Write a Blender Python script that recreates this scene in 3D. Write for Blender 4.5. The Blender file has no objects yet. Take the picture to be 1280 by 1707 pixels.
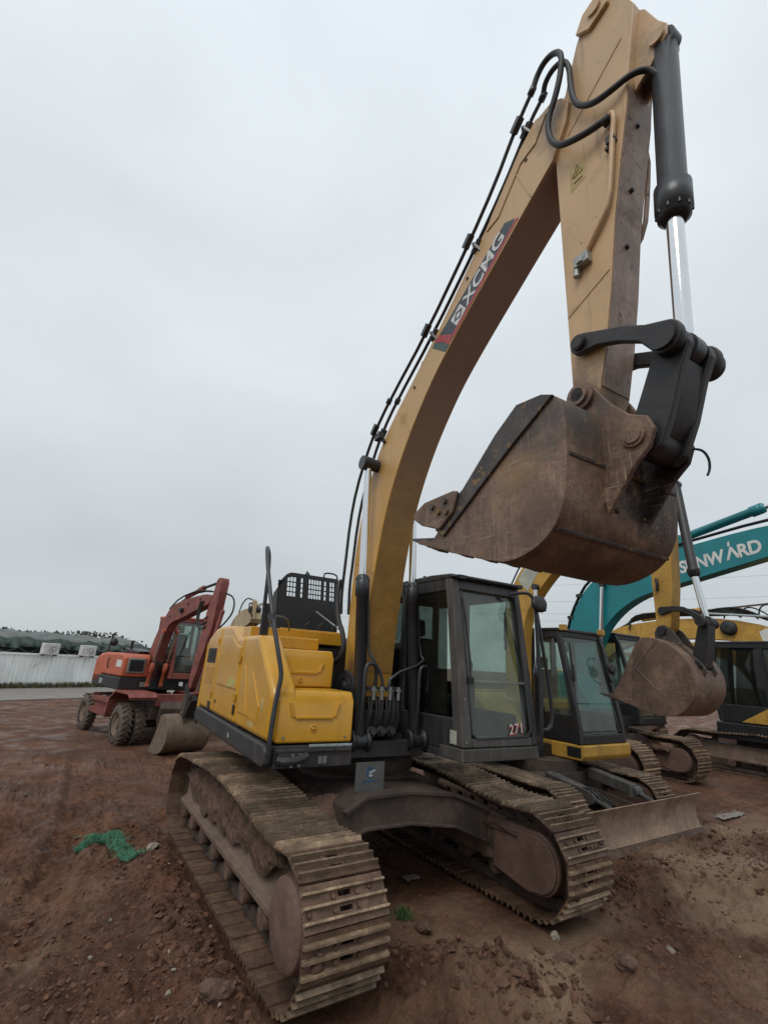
import bpy, math, random
import numpy as np
from mathutils import Vector, Matrix
random.seed(7); np.random.seed(7)
SC = bpy.context.scene
COL = SC.collection
rad = math.radians

# ---------------------------------------------------------------- camera
cam = bpy.data.cameras.new('camera'); cam_o = bpy.data.objects.new('camera', cam); COL.objects.link(cam_o)
CP = Vector((3.0298, 5.0941, 2.0688)); YAW, PIT, ROL = -0.565689, 0.312524, 0.061649
fw = Vector((math.sin(YAW)*math.cos(PIT), -math.cos(YAW)*math.cos(PIT), math.sin(PIT)))
rt = fw.cross(Vector((0, 0, 1))).normalized(); up = rt.cross(fw)
r2 = rt*math.cos(ROL) + up*math.sin(ROL); u2 = up*math.cos(ROL) - rt*math.sin(ROL)
m3 = Matrix((r2, u2, -fw)).transposed()
cam_o.matrix_world = Matrix.Translation(CP) @ m3.to_4x4()
cam.sensor_fit = 'HORIZONTAL'; cam.sensor_width = 36.0; cam.lens = 779.91/1280*36.0
cam.clip_start = 0.05; cam.clip_end = 3000
SC.camera = cam_o
# ---------------------------------------------------------------- sky, sun, exposure
SUN_AZ, SUN_EL = rad(60), rad(52)          # azimuth measured from +Y towards +X
W = bpy.data.worlds.new('World'); SC.world = W; W.use_nodes = True
nt = W.node_tree; nt.nodes.clear()
def N(t, **k):
    n = nt.nodes.new(t)
    for a, b in k.items(): setattr(n, a, b)
    return n
out = N('ShaderNodeOutputWorld'); bg = N('ShaderNodeBackground'); bg2 = N('ShaderNodeBackground'); mx = N('ShaderNodeMixShader')
sky = N('ShaderNodeTexSky', sky_type='NISHITA'); sky.sun_disc = False
sky.sun_elevation = SUN_EL; sky.sun_rotation = SUN_AZ
nt.links.new(sky.outputs[0], bg.inputs[0]); bg.inputs[1].default_value = 0.08
tc = N('ShaderNodeTexCoord'); sp = N('ShaderNodeSeparateXYZ'); nt.links.new(tc.outputs['Generated'], sp.inputs[0])
rmp = N('ShaderNodeValToRGB'); nt.links.new(sp.outputs[2], rmp.inputs[0])
e = rmp.color_ramp.elements                      # closed cloud deck: brighter towards the zenith
e[0].position = 0.0; e[0].color = (.50, .540, .560, 1)
e[1].position = 1.0; e[1].color = (.78, .85, .90, 1)
for q, c in ((.18, (.55, .593, .615)), (.45, (.655, .706, .738)), (.75, (.74, .797, .835))):
    k = e.new(q); k.color = (*c, 1)
mp = N('ShaderNodeMapping'); mp.inputs['Scale'].default_value = (1, 1, 2.2)
nz = N('ShaderNodeTexNoise'); nz.inputs['Scale'].default_value = 1.7; nz.inputs['Detail'].default_value = 5; nz.inputs['Roughness'].default_value = .5
nt.links.new(tc.outputs['Generated'], mp.inputs[0]); nt.links.new(mp.outputs[0], nz.inputs[0])
mr = N('ShaderNodeMapRange'); mr.inputs[1].default_value = .3; mr.inputs[2].default_value = .7; mr.inputs[3].default_value = .90; mr.inputs[4].default_value = 1.07
nt.links.new(nz.outputs[0], mr.inputs[0])
vm = N('ShaderNodeVectorMath', operation='SCALE'); nt.links.new(rmp.outputs[0], vm.inputs[0]); nt.links.new(mr.outputs[0], vm.inputs['Scale'])
nt.links.new(vm.outputs[0], bg2.inputs[0]); bg2.inputs[1].default_value = 1.0
mx.inputs[0].default_value = .93
nt.links.new(bg.outputs[0], mx.inputs[1]); nt.links.new(bg2.outputs[0], mx.inputs[2]); nt.links.new(mx.outputs[0], out.inputs[0])
sl = bpy.data.lights.new('sun', 'SUN'); so = bpy.data.objects.new('sun', sl); COL.objects.link(so)
sl.energy = 1.2; sl.angle = rad(30); sl.color = (1, .97, .92)
sd = Vector((math.sin(SUN_AZ)*math.cos(SUN_EL), math.cos(SUN_AZ)*math.cos(SUN_EL), math.sin(SUN_EL)))
so.rotation_euler = sd.to_track_quat('Z', 'Y').to_euler(); so.location = (0, 0, 30)
SC.view_settings.view_transform = 'Standard'; SC.view_settings.look = 'None'
SC.view_settings.exposure = 0.15; SC.view_settings.gamma = 1; SC.view_settings.use_curve_mapping = False
SC.render.engine = 'CYCLES'; SC.cycles.max_bounces = 8; SC.cycles.transparent_max_bounces = 16

# ---------------------------------------------------------------- materials
MUD = (.115, .066, .046)
def mat(name, col, rough=.55, metal=0., dirt=.0, dcol=MUD, dscale=2.0, var=.25, vscale=3.0, bump=.0, bscale=40., rnd=0., streak=0., scol=(.05, .035, .03), spec=.5, chips=0., ccol=(.09, .045, .025), fade=0., fcol=(.5, .4, .3), high=None, chscale=26., stains=(), scratch=0., sccol=(.3, .25, .2)):
    m = bpy.data.materials.new(name); m.use_nodes = True
    t = m.node_tree; b = t.nodes['Principled BSDF']; L = t.links.new
    def n(ty, **k):
        q = t.nodes.new(ty)
        for a, v in k.items(): setattr(q, a, v)
        return q
    geo = n('ShaderNodeNewGeometry'); pos = geo.outputs['Position']
    def noise(scale, detail=5, rough_=.6, vec=None, dist=0.):
        q = n('ShaderNodeTexNoise'); q.inputs['Scale'].default_value = scale; q.inputs['Detail'].default_value = detail
        q.inputs['Roughness'].default_value = rough_; q.inputs['Distortion'].default_value = dist
        L(vec or pos, q.inputs['Vector']); return q.outputs[0]
    def ramp(f, a, c):
        q = n('ShaderNodeMapRange', clamp=True); q.inputs[1].default_value = a; q.inputs[2].default_value = c; L(f, q.inputs[0]); return q.outputs[0]
    def mix(f, a, c):
        q = n('ShaderNodeMix', data_type='RGBA')
        L(f, q.inputs[0])
        if isinstance(a, tuple): q.inputs[6].default_value = (*a, 1)
        else: L(a, q.inputs[6])
        if isinstance(c, tuple): q.inputs[7].default_value = (*c, 1)
        else: L(c, q.inputs[7])
        return q.outputs[2]
    lo = tuple(c*(1-var) for c in col); hi = tuple(min(1, c*(1+var)) for c in col)
    c = mix(ramp(noise(vscale, 7, .65), .36, .64), lo, hi)
    if var >= .2: c = mix(ramp(noise(vscale*7.3, 5, .7), .42, .72), c, tuple(v*(1-var*.9) for v in col))
    r = None
    if fade: c = mix(ramp(noise(.9, 4, .5), .62-.4*fade, .9-.3*fade), c, fcol)
    if high:      # haze painted into the colour, paler towards the upper end
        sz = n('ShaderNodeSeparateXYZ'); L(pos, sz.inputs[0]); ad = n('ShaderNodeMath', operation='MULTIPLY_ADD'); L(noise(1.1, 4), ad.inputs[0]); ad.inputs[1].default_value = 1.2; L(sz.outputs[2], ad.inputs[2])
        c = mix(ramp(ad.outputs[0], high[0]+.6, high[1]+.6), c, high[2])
    if rnd:
        oi = n('ShaderNodeObjectInfo'); hs = n('ShaderNodeHueSaturation')
        v = n('ShaderNodeMapRange'); v.inputs[3].default_value = 1-rnd; v.inputs[4].default_value = 1+rnd
        L(oi.outputs['Random'], v.inputs[0]); L(v.outputs[0], hs.inputs['Value']); L(c, hs.inputs['Color']); c = hs.outputs[0]
    if chips:
        f = ramp(noise(chscale, 5, .7, dist=.6), .66-.1*chips, .70-.1*chips); c = mix(f, c, ccol)
    if streak:
        mpn = n('ShaderNodeMapping'); mpn.inputs['Scale'].default_value = (9, 9, .7); L(pos, mpn.inputs[0])
        f = ramp(noise(1.3, 5, .65, mpn.outputs[0]), .68-.35*streak, .85-.25*streak); 
        q = n('ShaderNodeMath', operation='MULTIPLY'); q.inputs[1].default_value = .75; L(f, q.inputs[0]); c = mix(q.outputs[0], c, scol)
    for (sx_, sy_, sz_), (rx_, ry_, rz2), scol_, amt in stains:      # grease and paint patches with a place of their own
        mp2 = n('ShaderNodeMapping', vector_type='POINT'); mp2.inputs['Location'].default_value = (-sx_/rx_, -sy_/ry_, -sz_/rz2); mp2.inputs['Scale'].default_value = (1/rx_, 1/ry_, 1/rz2); L(pos, mp2.inputs[0])
        ln = n('ShaderNodeVectorMath', operation='LENGTH'); L(mp2.outputs[0], ln.inputs[0])
        ad = n('ShaderNodeMath', operation='MULTIPLY_ADD'); L(noise(7, 6, .7), ad.inputs[0]); ad.inputs[1].default_value = 1.6; L(ln.outputs['Value'], ad.inputs[2])
        f = n('ShaderNodeMapRange', clamp=True); f.inputs[1].default_value = 2.0; f.inputs[2].default_value = 1.3; f.inputs[4].default_value = amt; L(ad.outputs[0], f.inputs[0]); c = mix(f.outputs[0], c, scol_)
    if scratch:      # fine scrapes that run one way
        for rot_, sc_ in (((.5, .1, .3), (70, 70, 2.5)), ((-.9, .2, -.2), (55, 3.0, 55))):
            ms_ = n('ShaderNodeMapping'); ms_.inputs['Rotation'].default_value = rot_; ms_.inputs['Scale'].default_value = sc_; L(pos, ms_.inputs[0])
            f = ramp(noise(1.0, 3, .6, ms_.outputs[0]), .60, .72); g_ = ramp(noise(2.3, 4, .6), .45, .62)
            q = n('ShaderNodeMath', operation='MULTIPLY'); L(f, q.inputs[0]); L(g_, q.inputs[1]); q2 = n('ShaderNodeMath', operation='MULTIPLY'); L(q.outputs[0], q2.inputs[0]); q2.inputs[1].default_value = scratch
            c = mix(q2.outputs[0], c, sccol)
    if dirt:
        f = ramp(noise(dscale, 8, .68, dist=.4), .74-.5*dirt, .92-.42*dirt); c = mix(f, c, dcol)
        rr = n('ShaderNodeMapRange'); rr.inputs[3].default_value = rough; rr.inputs[4].default_value = .9; L(f, rr.inputs[0]); r = rr.outputs[0]
        if metal:
            mm = n('ShaderNodeMapRange'); mm.inputs[3].default_value = metal; mm.inputs[4].default_value = 0; L(f, mm.inputs[0]); L(mm.outputs[0], b.inputs['Metallic'])
    L(c, b.inputs['Base Color'])
    if r is not None: L(r, b.inputs['Roughness'])
    else: b.inputs['Roughness'].default_value = rough
    if not (metal and dirt): b.inputs['Metallic'].default_value = metal
    b.inputs['Specular IOR Level'].default_value = spec
    if bump:
        bp = n('ShaderNodeBump'); bp.inputs['Strength'].default_value = bump; bp.inputs['Distance'].default_value = .01
        L(noise(bscale, 6, .65), bp.inputs['Height']); L(bp.outputs[0], b.inputs['Normal'])
    return m
def glass(name, tint=(.8, .86, .84), dirt=.25, dcol=(.25, .24, .22), refl=1.0):
    m = bpy.data.materials.new(name); m.use_nodes = True; t = m.node_tree; t.nodes.clear(); L = t.links.new
    o = t.nodes.new('ShaderNodeOutputMaterial'); tr = t.nodes.new('ShaderNodeBsdfTransparent'); tr.inputs[0].default_value = (*tint, 1)
    gl = t.nodes.new('ShaderNodeBsdfGlossy'); gl.inputs['Roughness'].default_value = .03
    df = t.nodes.new('ShaderNodeBsdfDiffuse'); df.inputs[0].default_value = (*dcol, 1)
    # Schlick reflectance, the same from both faces of the thin pane
    g0 = t.nodes.new('ShaderNodeNewGeometry'); dt = t.nodes.new('ShaderNodeVectorMath'); dt.operation = 'DOT_PRODUCT'
    L(g0.outputs['Normal'], dt.inputs[0]); L(g0.outputs['Incoming'], dt.inputs[1])
    def mth(op, a, c=None):
        q = t.nodes.new('ShaderNodeMath'); q.operation = op
        for i, v in ((0, a), (1, c)):
            if v is None: continue
            if isinstance(v, (int, float)): q.inputs[i].default_value = v
            else: L(v, q.inputs[i])
        return q.outputs[0]
    pw_ = mth('POWER', mth('SUBTRACT', 1.0, mth('ABSOLUTE', dt.outputs['Value'])), 5.0)
    class _o: pass
    ml = _o(); ml.outputs = [mth('MULTIPLY', mth('ADD', mth('MULTIPLY', pw_, .96), .04), refl)]
    a = t.nodes.new('ShaderNodeMixShader'); L(ml.outputs[0], a.inputs[0]); L(tr.outputs[0], a.inputs[1]); L(gl.outputs[0], a.inputs[2])
    g = t.nodes.new('ShaderNodeNewGeometry'); nz_ = t.nodes.new('ShaderNodeTexNoise'); nz_.inputs['Scale'].default_value = 3; nz_.inputs['Detail'].default_value = 8; L(g.outputs['Position'], nz_.inputs[0])
    mr_ = t.nodes.new('ShaderNodeMapRange'); mr_.inputs[1].default_value = .35; mr_.inputs[2].default_value = .75; mr_.inputs[3].default_value = .04; mr_.inputs[4].default_value = dirt; L(nz_.outputs[0], mr_.inputs[0])
    b = t.nodes.new('ShaderNodeMixShader'); L(mr_.outputs[0], b.inputs[0]); L(a.outputs[0], b.inputs[1]); L(df.outputs[0], b.inputs[2]); L(b.outputs[0], o.inputs[0])
    return m
YEL = mat('golden yellow paint', (.57, .290, .022), .26, scratch=.35, sccol=(.36, .20, .05), var=.10, vscale=2, dirt=.22, dscale=2.6, dcol=(.25, .145, .06), streak=.30, scol=(.30, .165, .04), bump=.03, bscale=6, spec=.6)
BOOMY = mat('weathered hazy yellow boom paint', (.53, .285, .045), .38, var=.14, stains=(((.3, .62, 4.30), (.3, .16, .22), (.30, .17, .05), .8), ((.28, 3.36, 6.72), (.3, .22, .28), (.10, .07, .055), .75), ((.28, .33, 1.85), (.3, .25, .30), (.10, .07, .05), .7), ((.28, 1.15, 4.75), (.2, .10, .10), (.34, .19, .04), .7)), vscale=1.5, dirt=.18, dcol=(.24, .16, .09), dscale=1.6, bump=.05, bscale=25, fade=.30, fcol=(.45, .31, .15), streak=.2, scol=(.26, .15, .06), high=(3.2, 5.8, (.53, .345, .175)))  # high: flare haze on the upper boom, put into the paint colour
STICKY = mat('faded yellow stick paint', (.53, .345, .180), .42, scratch=.35, sccol=(.30, .20, .12), stains=(((.24, 3.42, 3.95), (.3, .25, .28), (.10, .07, .055), .7), ((.24, 3.55, 4.20), (.1, .16, .10), (.07, .05, .045), .6), ((.25, 3.60, 4.90), (.1, .14, .16), (.09, .065, .055), .6), ((.1, 4.15, 6.55), (.3, .2, .35), (.05, .042, .04), .7)), var=.10, vscale=1.6, dirt=.28, dcol=(.22, .15, .10), dscale=1.8, bump=.06, bscale=25, chips=.12, streak=.28, scol=(.22, .14, .10))
YEL2 = mat('old yellow paint', (.46, .26, .045), .5, var=.15, dirt=.30, dcol=(.16, .10, .06), chips=.5, bump=.1, streak=.25)
BLK = mat('dusty black paint', (.018, .018, .020), .45, var=.3, dirt=.22, dcol=(.06, .045, .037), dscale=3, bump=.05)
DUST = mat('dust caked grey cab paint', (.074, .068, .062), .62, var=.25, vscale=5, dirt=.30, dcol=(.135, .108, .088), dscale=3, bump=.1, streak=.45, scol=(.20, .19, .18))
CABM = mat('dirty grey cab paint', (.034, .035, .036), .42, var=.3, dirt=.36, dcol=(.105, .082, .066), dscale=2.0, bump=.06, streak=.45, scol=(.13, .11, .10))
DECK = mat('dusty charcoal steel', (.030, .031, .033), .55, var=.3, dirt=.35, dcol=(.085, .065, .052), dscale=2.6, bump=.08, streak=.3, scol=(.10, .085, .07))
HOODM = mat('black hood plastic', (.010, .010, .012), .5, dirt=.08, var=.2)
CYLM = mat('dark grey cylinder paint', (.028, .031, .036), .36, var=.25, dirt=.12, dcol=(.06, .05, .045), bump=.03)
LINKM = mat('greasy black steel', (.022, .020, .021), .5, var=.4, dirt=.22, dcol=(.075, .055, .047), dscale=5, bump=.2, bscale=30)
CHROME = mat('chromed rod', (.72, .73, .74), .10, 1.0, var=.03)
HOSE = mat('black rubber hose', (.016, .016, .017), .6, dirt=.2, dcol=(.07, .055, .045))
STEEL = mat('bare galvanised fitting', (.30, .31, .29), .45, .7, dirt=.2, var=.2)
BUCK = mat('rusty worn bucket steel', scratch=.7, sccol=(.40, .31, .23), col=(.19, .118, .080), rough=.60, metal=.12, var=.42, vscale=3, dirt=.42, dcol=(.30, .205, .135), dscale=2.4, bump=.40, bscale=24, streak=.36, scol=(.046, .034, .031), fade=.40, fcol=(.075, .054, .048))
BUCKM = mat('rusty greasy bucket steel', (.20, .122, .082), .55, .15, scratch=.8, sccol=(.42, .33, .25), var=.42, vscale=3.5, dirt=.36, dcol=(.31, .21, .14), dscale=2.8, bump=.45, bscale=24, streak=.38, scol=(.060, .043, .037), fade=.35, fcol=(.095, .066, .056), stains=(((.02, 3.78, 3.25), (.40, .5, .40), (.022, .019, .020), .95), ((.66, 3.42, 3.60), (.3, .30, .30), (.070, .066, .064), .85), ((.66, 3.18, 3.32), (.2, .30, .16), (.30, .19, .065), .55)))
TARP2 = mat('grey green tarpaulin', (.115, .125, .118), .7, var=.4, vscale=1.2, dirt=.3, dcol=(.05, .07, .06), dscale=1.2, bump=.3, bscale=6)
GRIME = mat('grimy hazy underside paint', (.34, .185, .040), .6, var=.25, vscale=2, dirt=.30, dcol=(.20, .14, .115), dscale=1.5, bump=.1, high=(3.2, 5.4, (.33, .230, .185)))  # grime all over; high adds painted haze to the upper part
GRIMES = mat('grimy brown stick face', (.31, .222, .175), .5, var=.3, vscale=3, dirt=.36, dcol=(.085, .055, .048), dscale=1.6, bump=.15, chips=.5, chscale=14., ccol=(.09, .06, .05), streak=.4, scol=(.10, .065, .055))
BUCKD = mat('dark stained bucket steel', (.070, .060, .056), .6, .1, var=.4, vscale=6, dirt=.30, dcol=(.16, .10, .055), dscale=4, bump=.25, bscale=35, chips=.9, chscale=9., ccol=(.21, .125, .045))
SHOE = mat('muddy track steel', (.122, .070, .044), .58, .15, var=.5, vscale=9, dirt=.45, dcol=(.085, .047, .033), dscale=5, bump=.5, bscale=45, rnd=.32)
RIDGE = mat('worn grouser edge', (.30, .215, .140), .42, .4, var=.5, vscale=6, dirt=.54, dcol=(.095, .054, .036), dscale=4, bump=.45, bscale=60, rnd=.42)
MUDM = mat('caked mud', MUD, .92, var=.5, vscale=9, bump=1.0, bscale=28, dirt=.3, dcol=(.17, .11, .078), dscale=6)
FRAME = mat('mud covered frame', (.150, .100, .072), .75, var=.35, vscale=4, dirt=.40, dcol=(.115, .066, .048), dscale=3, bump=.35, bscale=35, chips=.25, ccol=(.10, .045, .035))
GUARD = mat('reddish brown guard plate', (.135, .078, .060), .68, var=.3, vscale=5, dirt=.32, dcol=(.17, .115, .085), dscale=4, bump=.25, bscale=35)
UNDER = mat('dark undercarriage steel', (.068, .048, .038), .75, var=.4, dirt=.42, dcol=(.115, .072, .053), dscale=3, bump=.4, bscale=30)
GLS = glass('cab glass', (.77, .85, .81), .22, (.30, .31, .27), 1.3)
GLSD = glass('tinted cab glass', (.42, .45, .44), .10, (.12, .12, .10), .9)
SEATM = mat('seat fabric', (.014, .014, .016), .85)
WHITE = mat('white lettering', (.62, .62, .60), .5, dirt=.22, dcol=(.30, .28, .25), dscale=9, var=.1)
DBLUE = mat('faded navy sticker', (.050, .062, .075), .5, var=.3, dirt=.2, dcol=(.16, .14, .12))
REDS = mat('faded red sticker', (.42, .050, .060), .5, var=.2, dirt=.15, dcol=(.3, .15, .12))
TEALS = mat('dark green sticker', (.06, .10, .09), .5, var=.2)
REDN = mat('red number paint', (.40, .02, .03), .5)
TEAL = mat('teal paint', (.008, .190, .215), .38, var=.12, vscale=2, dirt=.14, dcol=(.03, .09, .095), bump=.04)
RED = mat('faded red orange paint', (.50, .122, .062), .48, var=.22, vscale=3, dirt=.25, dcol=(.12, .06, .045), bump=.06, chips=.3, streak=.2)
REDD = mat('dirty dark red paint', (.225, .062, .047), .55, var=.35, vscale=5, dirt=.32, dcol=(.06, .040, .035), bump=.1, chips=.5, ccol=(.05, .03, .03))
TYRE = mat('muddy rubber', (.105, .080, .064), .85, var=.35, vscale=10, dirt=.45, dcol=(.17, .12, .09), dscale=7, bump=.4)
RIM = mat('muddy rim', (.16, .115, .085), .8, var=.3, dirt=.3, bump=.2)
WALLM = mat('grey white sheet metal', (.78, .80, .79), .55, var=.10, vscale=.7, dirt=.22, dcol=(.20, .19, .16), dscale=.8, streak=.28, scol=(.36, .35, .32), rnd=.06)
ACM = mat('white air conditioner casing', (.62, .62, .60), .5, dirt=.2, dcol=(.25, .23, .2))
TARP = mat('dark green tarpaulin', (.034, .058, .048), .7, var=.45, vscale=1.5, dirt=.25, dcol=(.10, .11, .10), dscale=1.2, bump=.3, bscale=6)
CONC = mat('wet concrete road', (.19, .17, .15), .6, var=.2, vscale=1.2, dirt=.35, dcol=(.10, .075, .06), dscale=.8, bump=.3, bscale=10)
NETM = mat('green netting', (.095, .29, .175), .8, var=.5, vscale=25, bump=.8, bscale=90, dirt=.15)
GRASSM = mat('grass', (.045, .10, .022), .7, var=.4, vscale=8)
BLADE = mat('muddy blade steel', (.30, .205, .138), .65, scratch=.5, sccol=(.40, .31, .23), var=.35, vscale=3, dirt=.40, dcol=(.13, .076, .052), dscale=2.2, bump=.4, bscale=25, streak=.3, scol=(.10, .07, .055))
LEAFM = mat('far foliage', (.10, .115, .095), .8, var=.4, vscale=1)
STONE = mat('pale stone', (.25, .21, .17), .8, var=.3, vscale=12, dirt=.3, bump=.4)
LITTER = mat('dirty plastic sheet', (.24, .20, .18), .5, var=.3, dirt=.35, bump=.3)
WIRE = mat('dark cable', (.16, .165, .17), .7)
PLQ = mat('grey metal plaque', (.115, .12, .115), .4, .3, var=.15, dirt=.2, dscale=6)
BLUES = mat('blue emblem paint', (.03, .09, .17), .4)
PALE = mat('pale emblem paint', (.36, .42, .44), .4)
PAPER = mat('sticker paper', (.42, .42, .36), .6, dirt=.25, dcol=(.2, .16, .12), dscale=12)
YST = mat('worn pale yellow sticker', (.46, .40, .12), .5, dirt=.3, dcol=(.42, .24, .04), dscale=14)
WARN = mat('yellow warning sticker', (.50, .36, .13), .5, dirt=.2, dscale=9)

# ---------------------------------------------------------------- mesh builder
class MB:
    def __init__(s): s.v = []; s.f = []; s.m = []; s.s = []
    def add(s, vs, fs, mi=0, smooth=False):
        o = len(s.v); s.v += [tuple(v) for v in vs]
        for f in fs: s.f.append(tuple(i+o for i in f)); s.m.append(mi); s.s.append(smooth)
        return s
    def hexa(s, p, mi=0):   # 4 bottom ccw, 4 top ccw
        return s.add(p, [(3, 2, 1, 0), (4, 5, 6, 7), (0, 1, 5, 4), (1, 2, 6, 5), (2, 3, 7, 6), (3, 0, 4, 7)], mi)
    def box(s, a, b, mi=0):
        x0, y0, z0 = a; x1, y1, z1 = b
        return s.hexa([(x0, y0, z0), (x1, y0, z0), (x1, y1, z0), (x0, y1, z0), (x0, y0, z1), (x1, y0, z1), (x1, y1, z1), (x0, y1, z1)], mi)
    def bar(s, p, q, w, h=None, upv=(0, 0, 1), mi=0):
        h = h or w; p = Vector(p); q = Vector(q); d = (q-p).normalized(); u = Vector(upv)
        if abs(d.dot(u)) > .98: u = Vector((0, 1, 0))
        sd_ = d.cross(u).normalized()*w/2; u = sd_.cross(d).normalized()*h/2
        return s.hexa([p-sd_-u, p+sd_-u, q+sd_-u, q-sd_-u, p-sd_+u, p+sd_+u, q+sd_+u, q-sd_+u], mi)
    def prism(s, poly, x0, x1, mi=0, taper=None):   # polygon in (y,z), extruded along x
        n_ = len(poly)
        a = sum(poly[i][0]*poly[(i+1) % n_][1]-poly[(i+1) % n_][0]*poly[i][1] for i in range(n_))
        if a < 0: poly = poly[::-1]
        if x0 > x1: x0, x1 = x1, x0
        vs = [(x0, y, z) for y, z in poly]+[(x1, y, z) for y, z in poly]
        fs = [tuple(range(n_))[::-1], tuple(range(n_, 2*n_))]+[(i, (i+1) % n_, (i+1) % n_+n_, i+n_) for i in range(n_)]
        return s.add(vs, fs, mi)
    def prismY(s, poly, y0, y1, mi=0):              # polygon in (x,z), extruded along y
        n_ = len(poly)
        a = sum(poly[i][0]*poly[(i+1) % n_][1]-poly[(i+1) % n_][0]*poly[i][1] for i in range(n_))
        if a < 0: poly = poly[::-1]
        if y0 > y1: y0, y1 = y1, y0
        vs = [(x, y0, z) for x, z in poly]+[(x, y1, z) for x, z in poly]
        fs = [tuple(range(n_)), tuple(range(n_, 2*n_))[::-1]]+[(i+n_, (i+1) % n_+n_, (i+1) % n_, i) for i in range(n_)]
        return s.add(vs, fs, mi)
    def cyl(s, p, q, r, rb=None, n=20, mi=0, cap=True):
        rb = r if rb is None else rb
        p = Vector(p); q = Vector(q); d = (q-p).normalized()
        a = d.orthogonal().normalized(); b = d.cross(a)
        vs = []
        for c, rr in ((p, r), (q, rb)):
            for i in range(n):
                t = 2*math.pi*i/n; vs.append(c+(a*math.cos(t)+b*math.sin(t))*rr)
        s.add(vs, [(i, (i+1) % n, (i+1) % n+n, i+n) for i in range(n)], mi, True)
        if cap: s.add(vs, [tuple(range(n))[::-1], tuple(range(n, 2*n))], mi)
        return s
    def lathe(s, p, d, prof, n=24, mi=0, cap=True):           # prof: (along, radius)
        p = Vector(p); d = Vector(d).normalized(); a = d.orthogonal().normalized(); b = d.cross(a)
        vs = []
        for t, rr in prof:
            for i in range(n):
                w = 2*math.pi*i/n; vs.append(p+d*t+(a*math.cos(w)+b*math.sin(w))*rr)
        fs = []
        for j in range(len(prof)-1):
            for i in range(n): fs.append((j*n+i, j*n+(i+1) % n, (j+1)*n+(i+1) % n, (j+1)*n+i))
        s.add(vs, fs, mi, True)
        if cap: s.add(vs, [tuple(range(n))[::-1], tuple(range((len(prof)-1)*n, len(prof)*n))], mi)
        return s
    def tube(s, pts, r, n=8, mi=0, smooth_path=0):
        P = [Vector(p) for p in pts]
        for _ in range(smooth_path):
            Q = [P[0]]
            for i in range(len(P)-1): Q += [P[i]*.75+P[i+1]*.25, P[i]*.25+P[i+1]*.75]
            P = Q+[P[-1]]
        T = [(P[min(i+1, len(P)-1)]-P[max(i-1, 0)]).normalized() for i in range(len(P))]
        a = T[0].orthogonal().normalized(); vs = []
        for c, t in zip(P, T):
            a = (a-t*a.dot(t)).normalized(); b = t.cross(a)
            for i in range(n):
                w = 2*math.pi*i/n; vs.append(c+(a*math.cos(w)+b*math.sin(w))*r)
        fs = [(j*n+i, j*n+(i+1) % n, (j+1)*n+(i+1) % n, (j+1)*n+i) for j in range(len(P)-1) for i in range(n)]
        s.add(vs, fs, mi, True); s.add(vs, [tuple(range(n))[::-1], tuple(range((len(P)-1)*n, len(P)*n))], mi)
        return s
    def mesh(s, name):
        me = bpy.data.meshes.new(name); me.from_pydata(s.v, [], s.f); me.polygons.foreach_set('material_index', s.m)
        me.polygons.foreach_set('use_smooth', s.s); me.update(); return me
    def obj(s, name, mats, parent=None, rz=0., bevel=0., seg=2, ang=35):
        me = s.mesh(name)
        return link(name, me, mats, parent, rz, bevel, seg, ang)
def link(name, me, mats, parent=None, rz=0., bevel=0., seg=2, ang=35):
    if not isinstance(mats, (list, tuple)): mats = [mats]
    if not me.materials:
        for m in mats: me.materials.append(m)
    o = bpy.data.objects.new(name, me); COL.objects.link(o)
    if parent: o.parent = parent
    o.rotation_euler.z = rz
    if bevel:
        b = o.modifiers.new('bevel', 'BEVEL'); b.width = bevel; b.segments = seg; b.limit_method = 'ANGLE'; b.angle_limit = rad(ang); b.harden_normals = True
        me.polygons.foreach_set('use_smooth', [True]*len(me.polygons)); me.set_sharp_from_angle(angle=rad(60))
    return o
def empty(name, loc, rz=0.):
    o = bpy.data.objects.new(name, None); COL.objects.link(o); o.location = loc; o.rotation_euler.z = rz; o.empty_display_size = .3; return o
def tag(o, label=None, cat=None, group=None, kind=None):
    for k, v in (('label', label), ('category', cat), ('group', group), ('kind', kind)):
        if v: o[k] = v
    return o
def text_mesh(txt, size, bold=0., ext=.002, shear=0., space=1.):
    cu = bpy.data.curves.new('lettering', 'FONT'); cu.body = txt; cu.size = size; cu.offset = bold; cu.extrude = ext; cu.shear = shear; cu.space_character = space
    cu.resolution_u = 4
    o = bpy.data.objects.new('tmp', cu); COL.objects.link(o)
    dg = bpy.context.evaluated_depsgraph_get(); me = bpy.data.meshes.new_from_object(o.evaluated_get(dg))
    bpy.data.objects.remove(o); return me
def place_mesh(me, org, ex, ey):     # text plane -> 3D
    ex = Vector(ex); ey = Vector(ey); ez = ex.cross(ey).normalized(); org = Vector(org)
    for v in me.vertices: c = v.co.copy(); v.co = org+ex*c.x+ey*c.y+ez*c.z
    me.update(); return me

# ---------------------------------------------------------------- noise for terrain and lumps
def vnoise(x, y, seed=0):
    xi = np.floor(x).astype(int); yi = np.floor(y).astype(int); xf = x-xi; yf = y-yi
    def h(a, b):
        n_ = (a*374761393+b*668265263+seed*974634777) & 0x7fffffff
        n_ = ((n_ ^ (n_ >> 13))*1274126177) & 0x7fffffff
        return ((n_ ^ (n_ >> 16)) & 0xffff)/65535.
    u = xf*xf*(3-2*xf); v = yf*yf*(3-2*yf)
    return (h(xi, yi)*(1-u)+h(xi+1, yi)*u)*(1-v)+(h(xi, yi+1)*(1-u)+h(xi+1, yi+1)*u)*v
def fbm(x, y, oct=4, seed=0, gain=.5):
    s_ = 0; a = 1; t = 0
    for o in range(oct):
        s_ = s_+a*vnoise(x*2**o+17*o, y*2**o-9*o, seed+o); t += a; a *= gain
    return s_/t-.5
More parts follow.
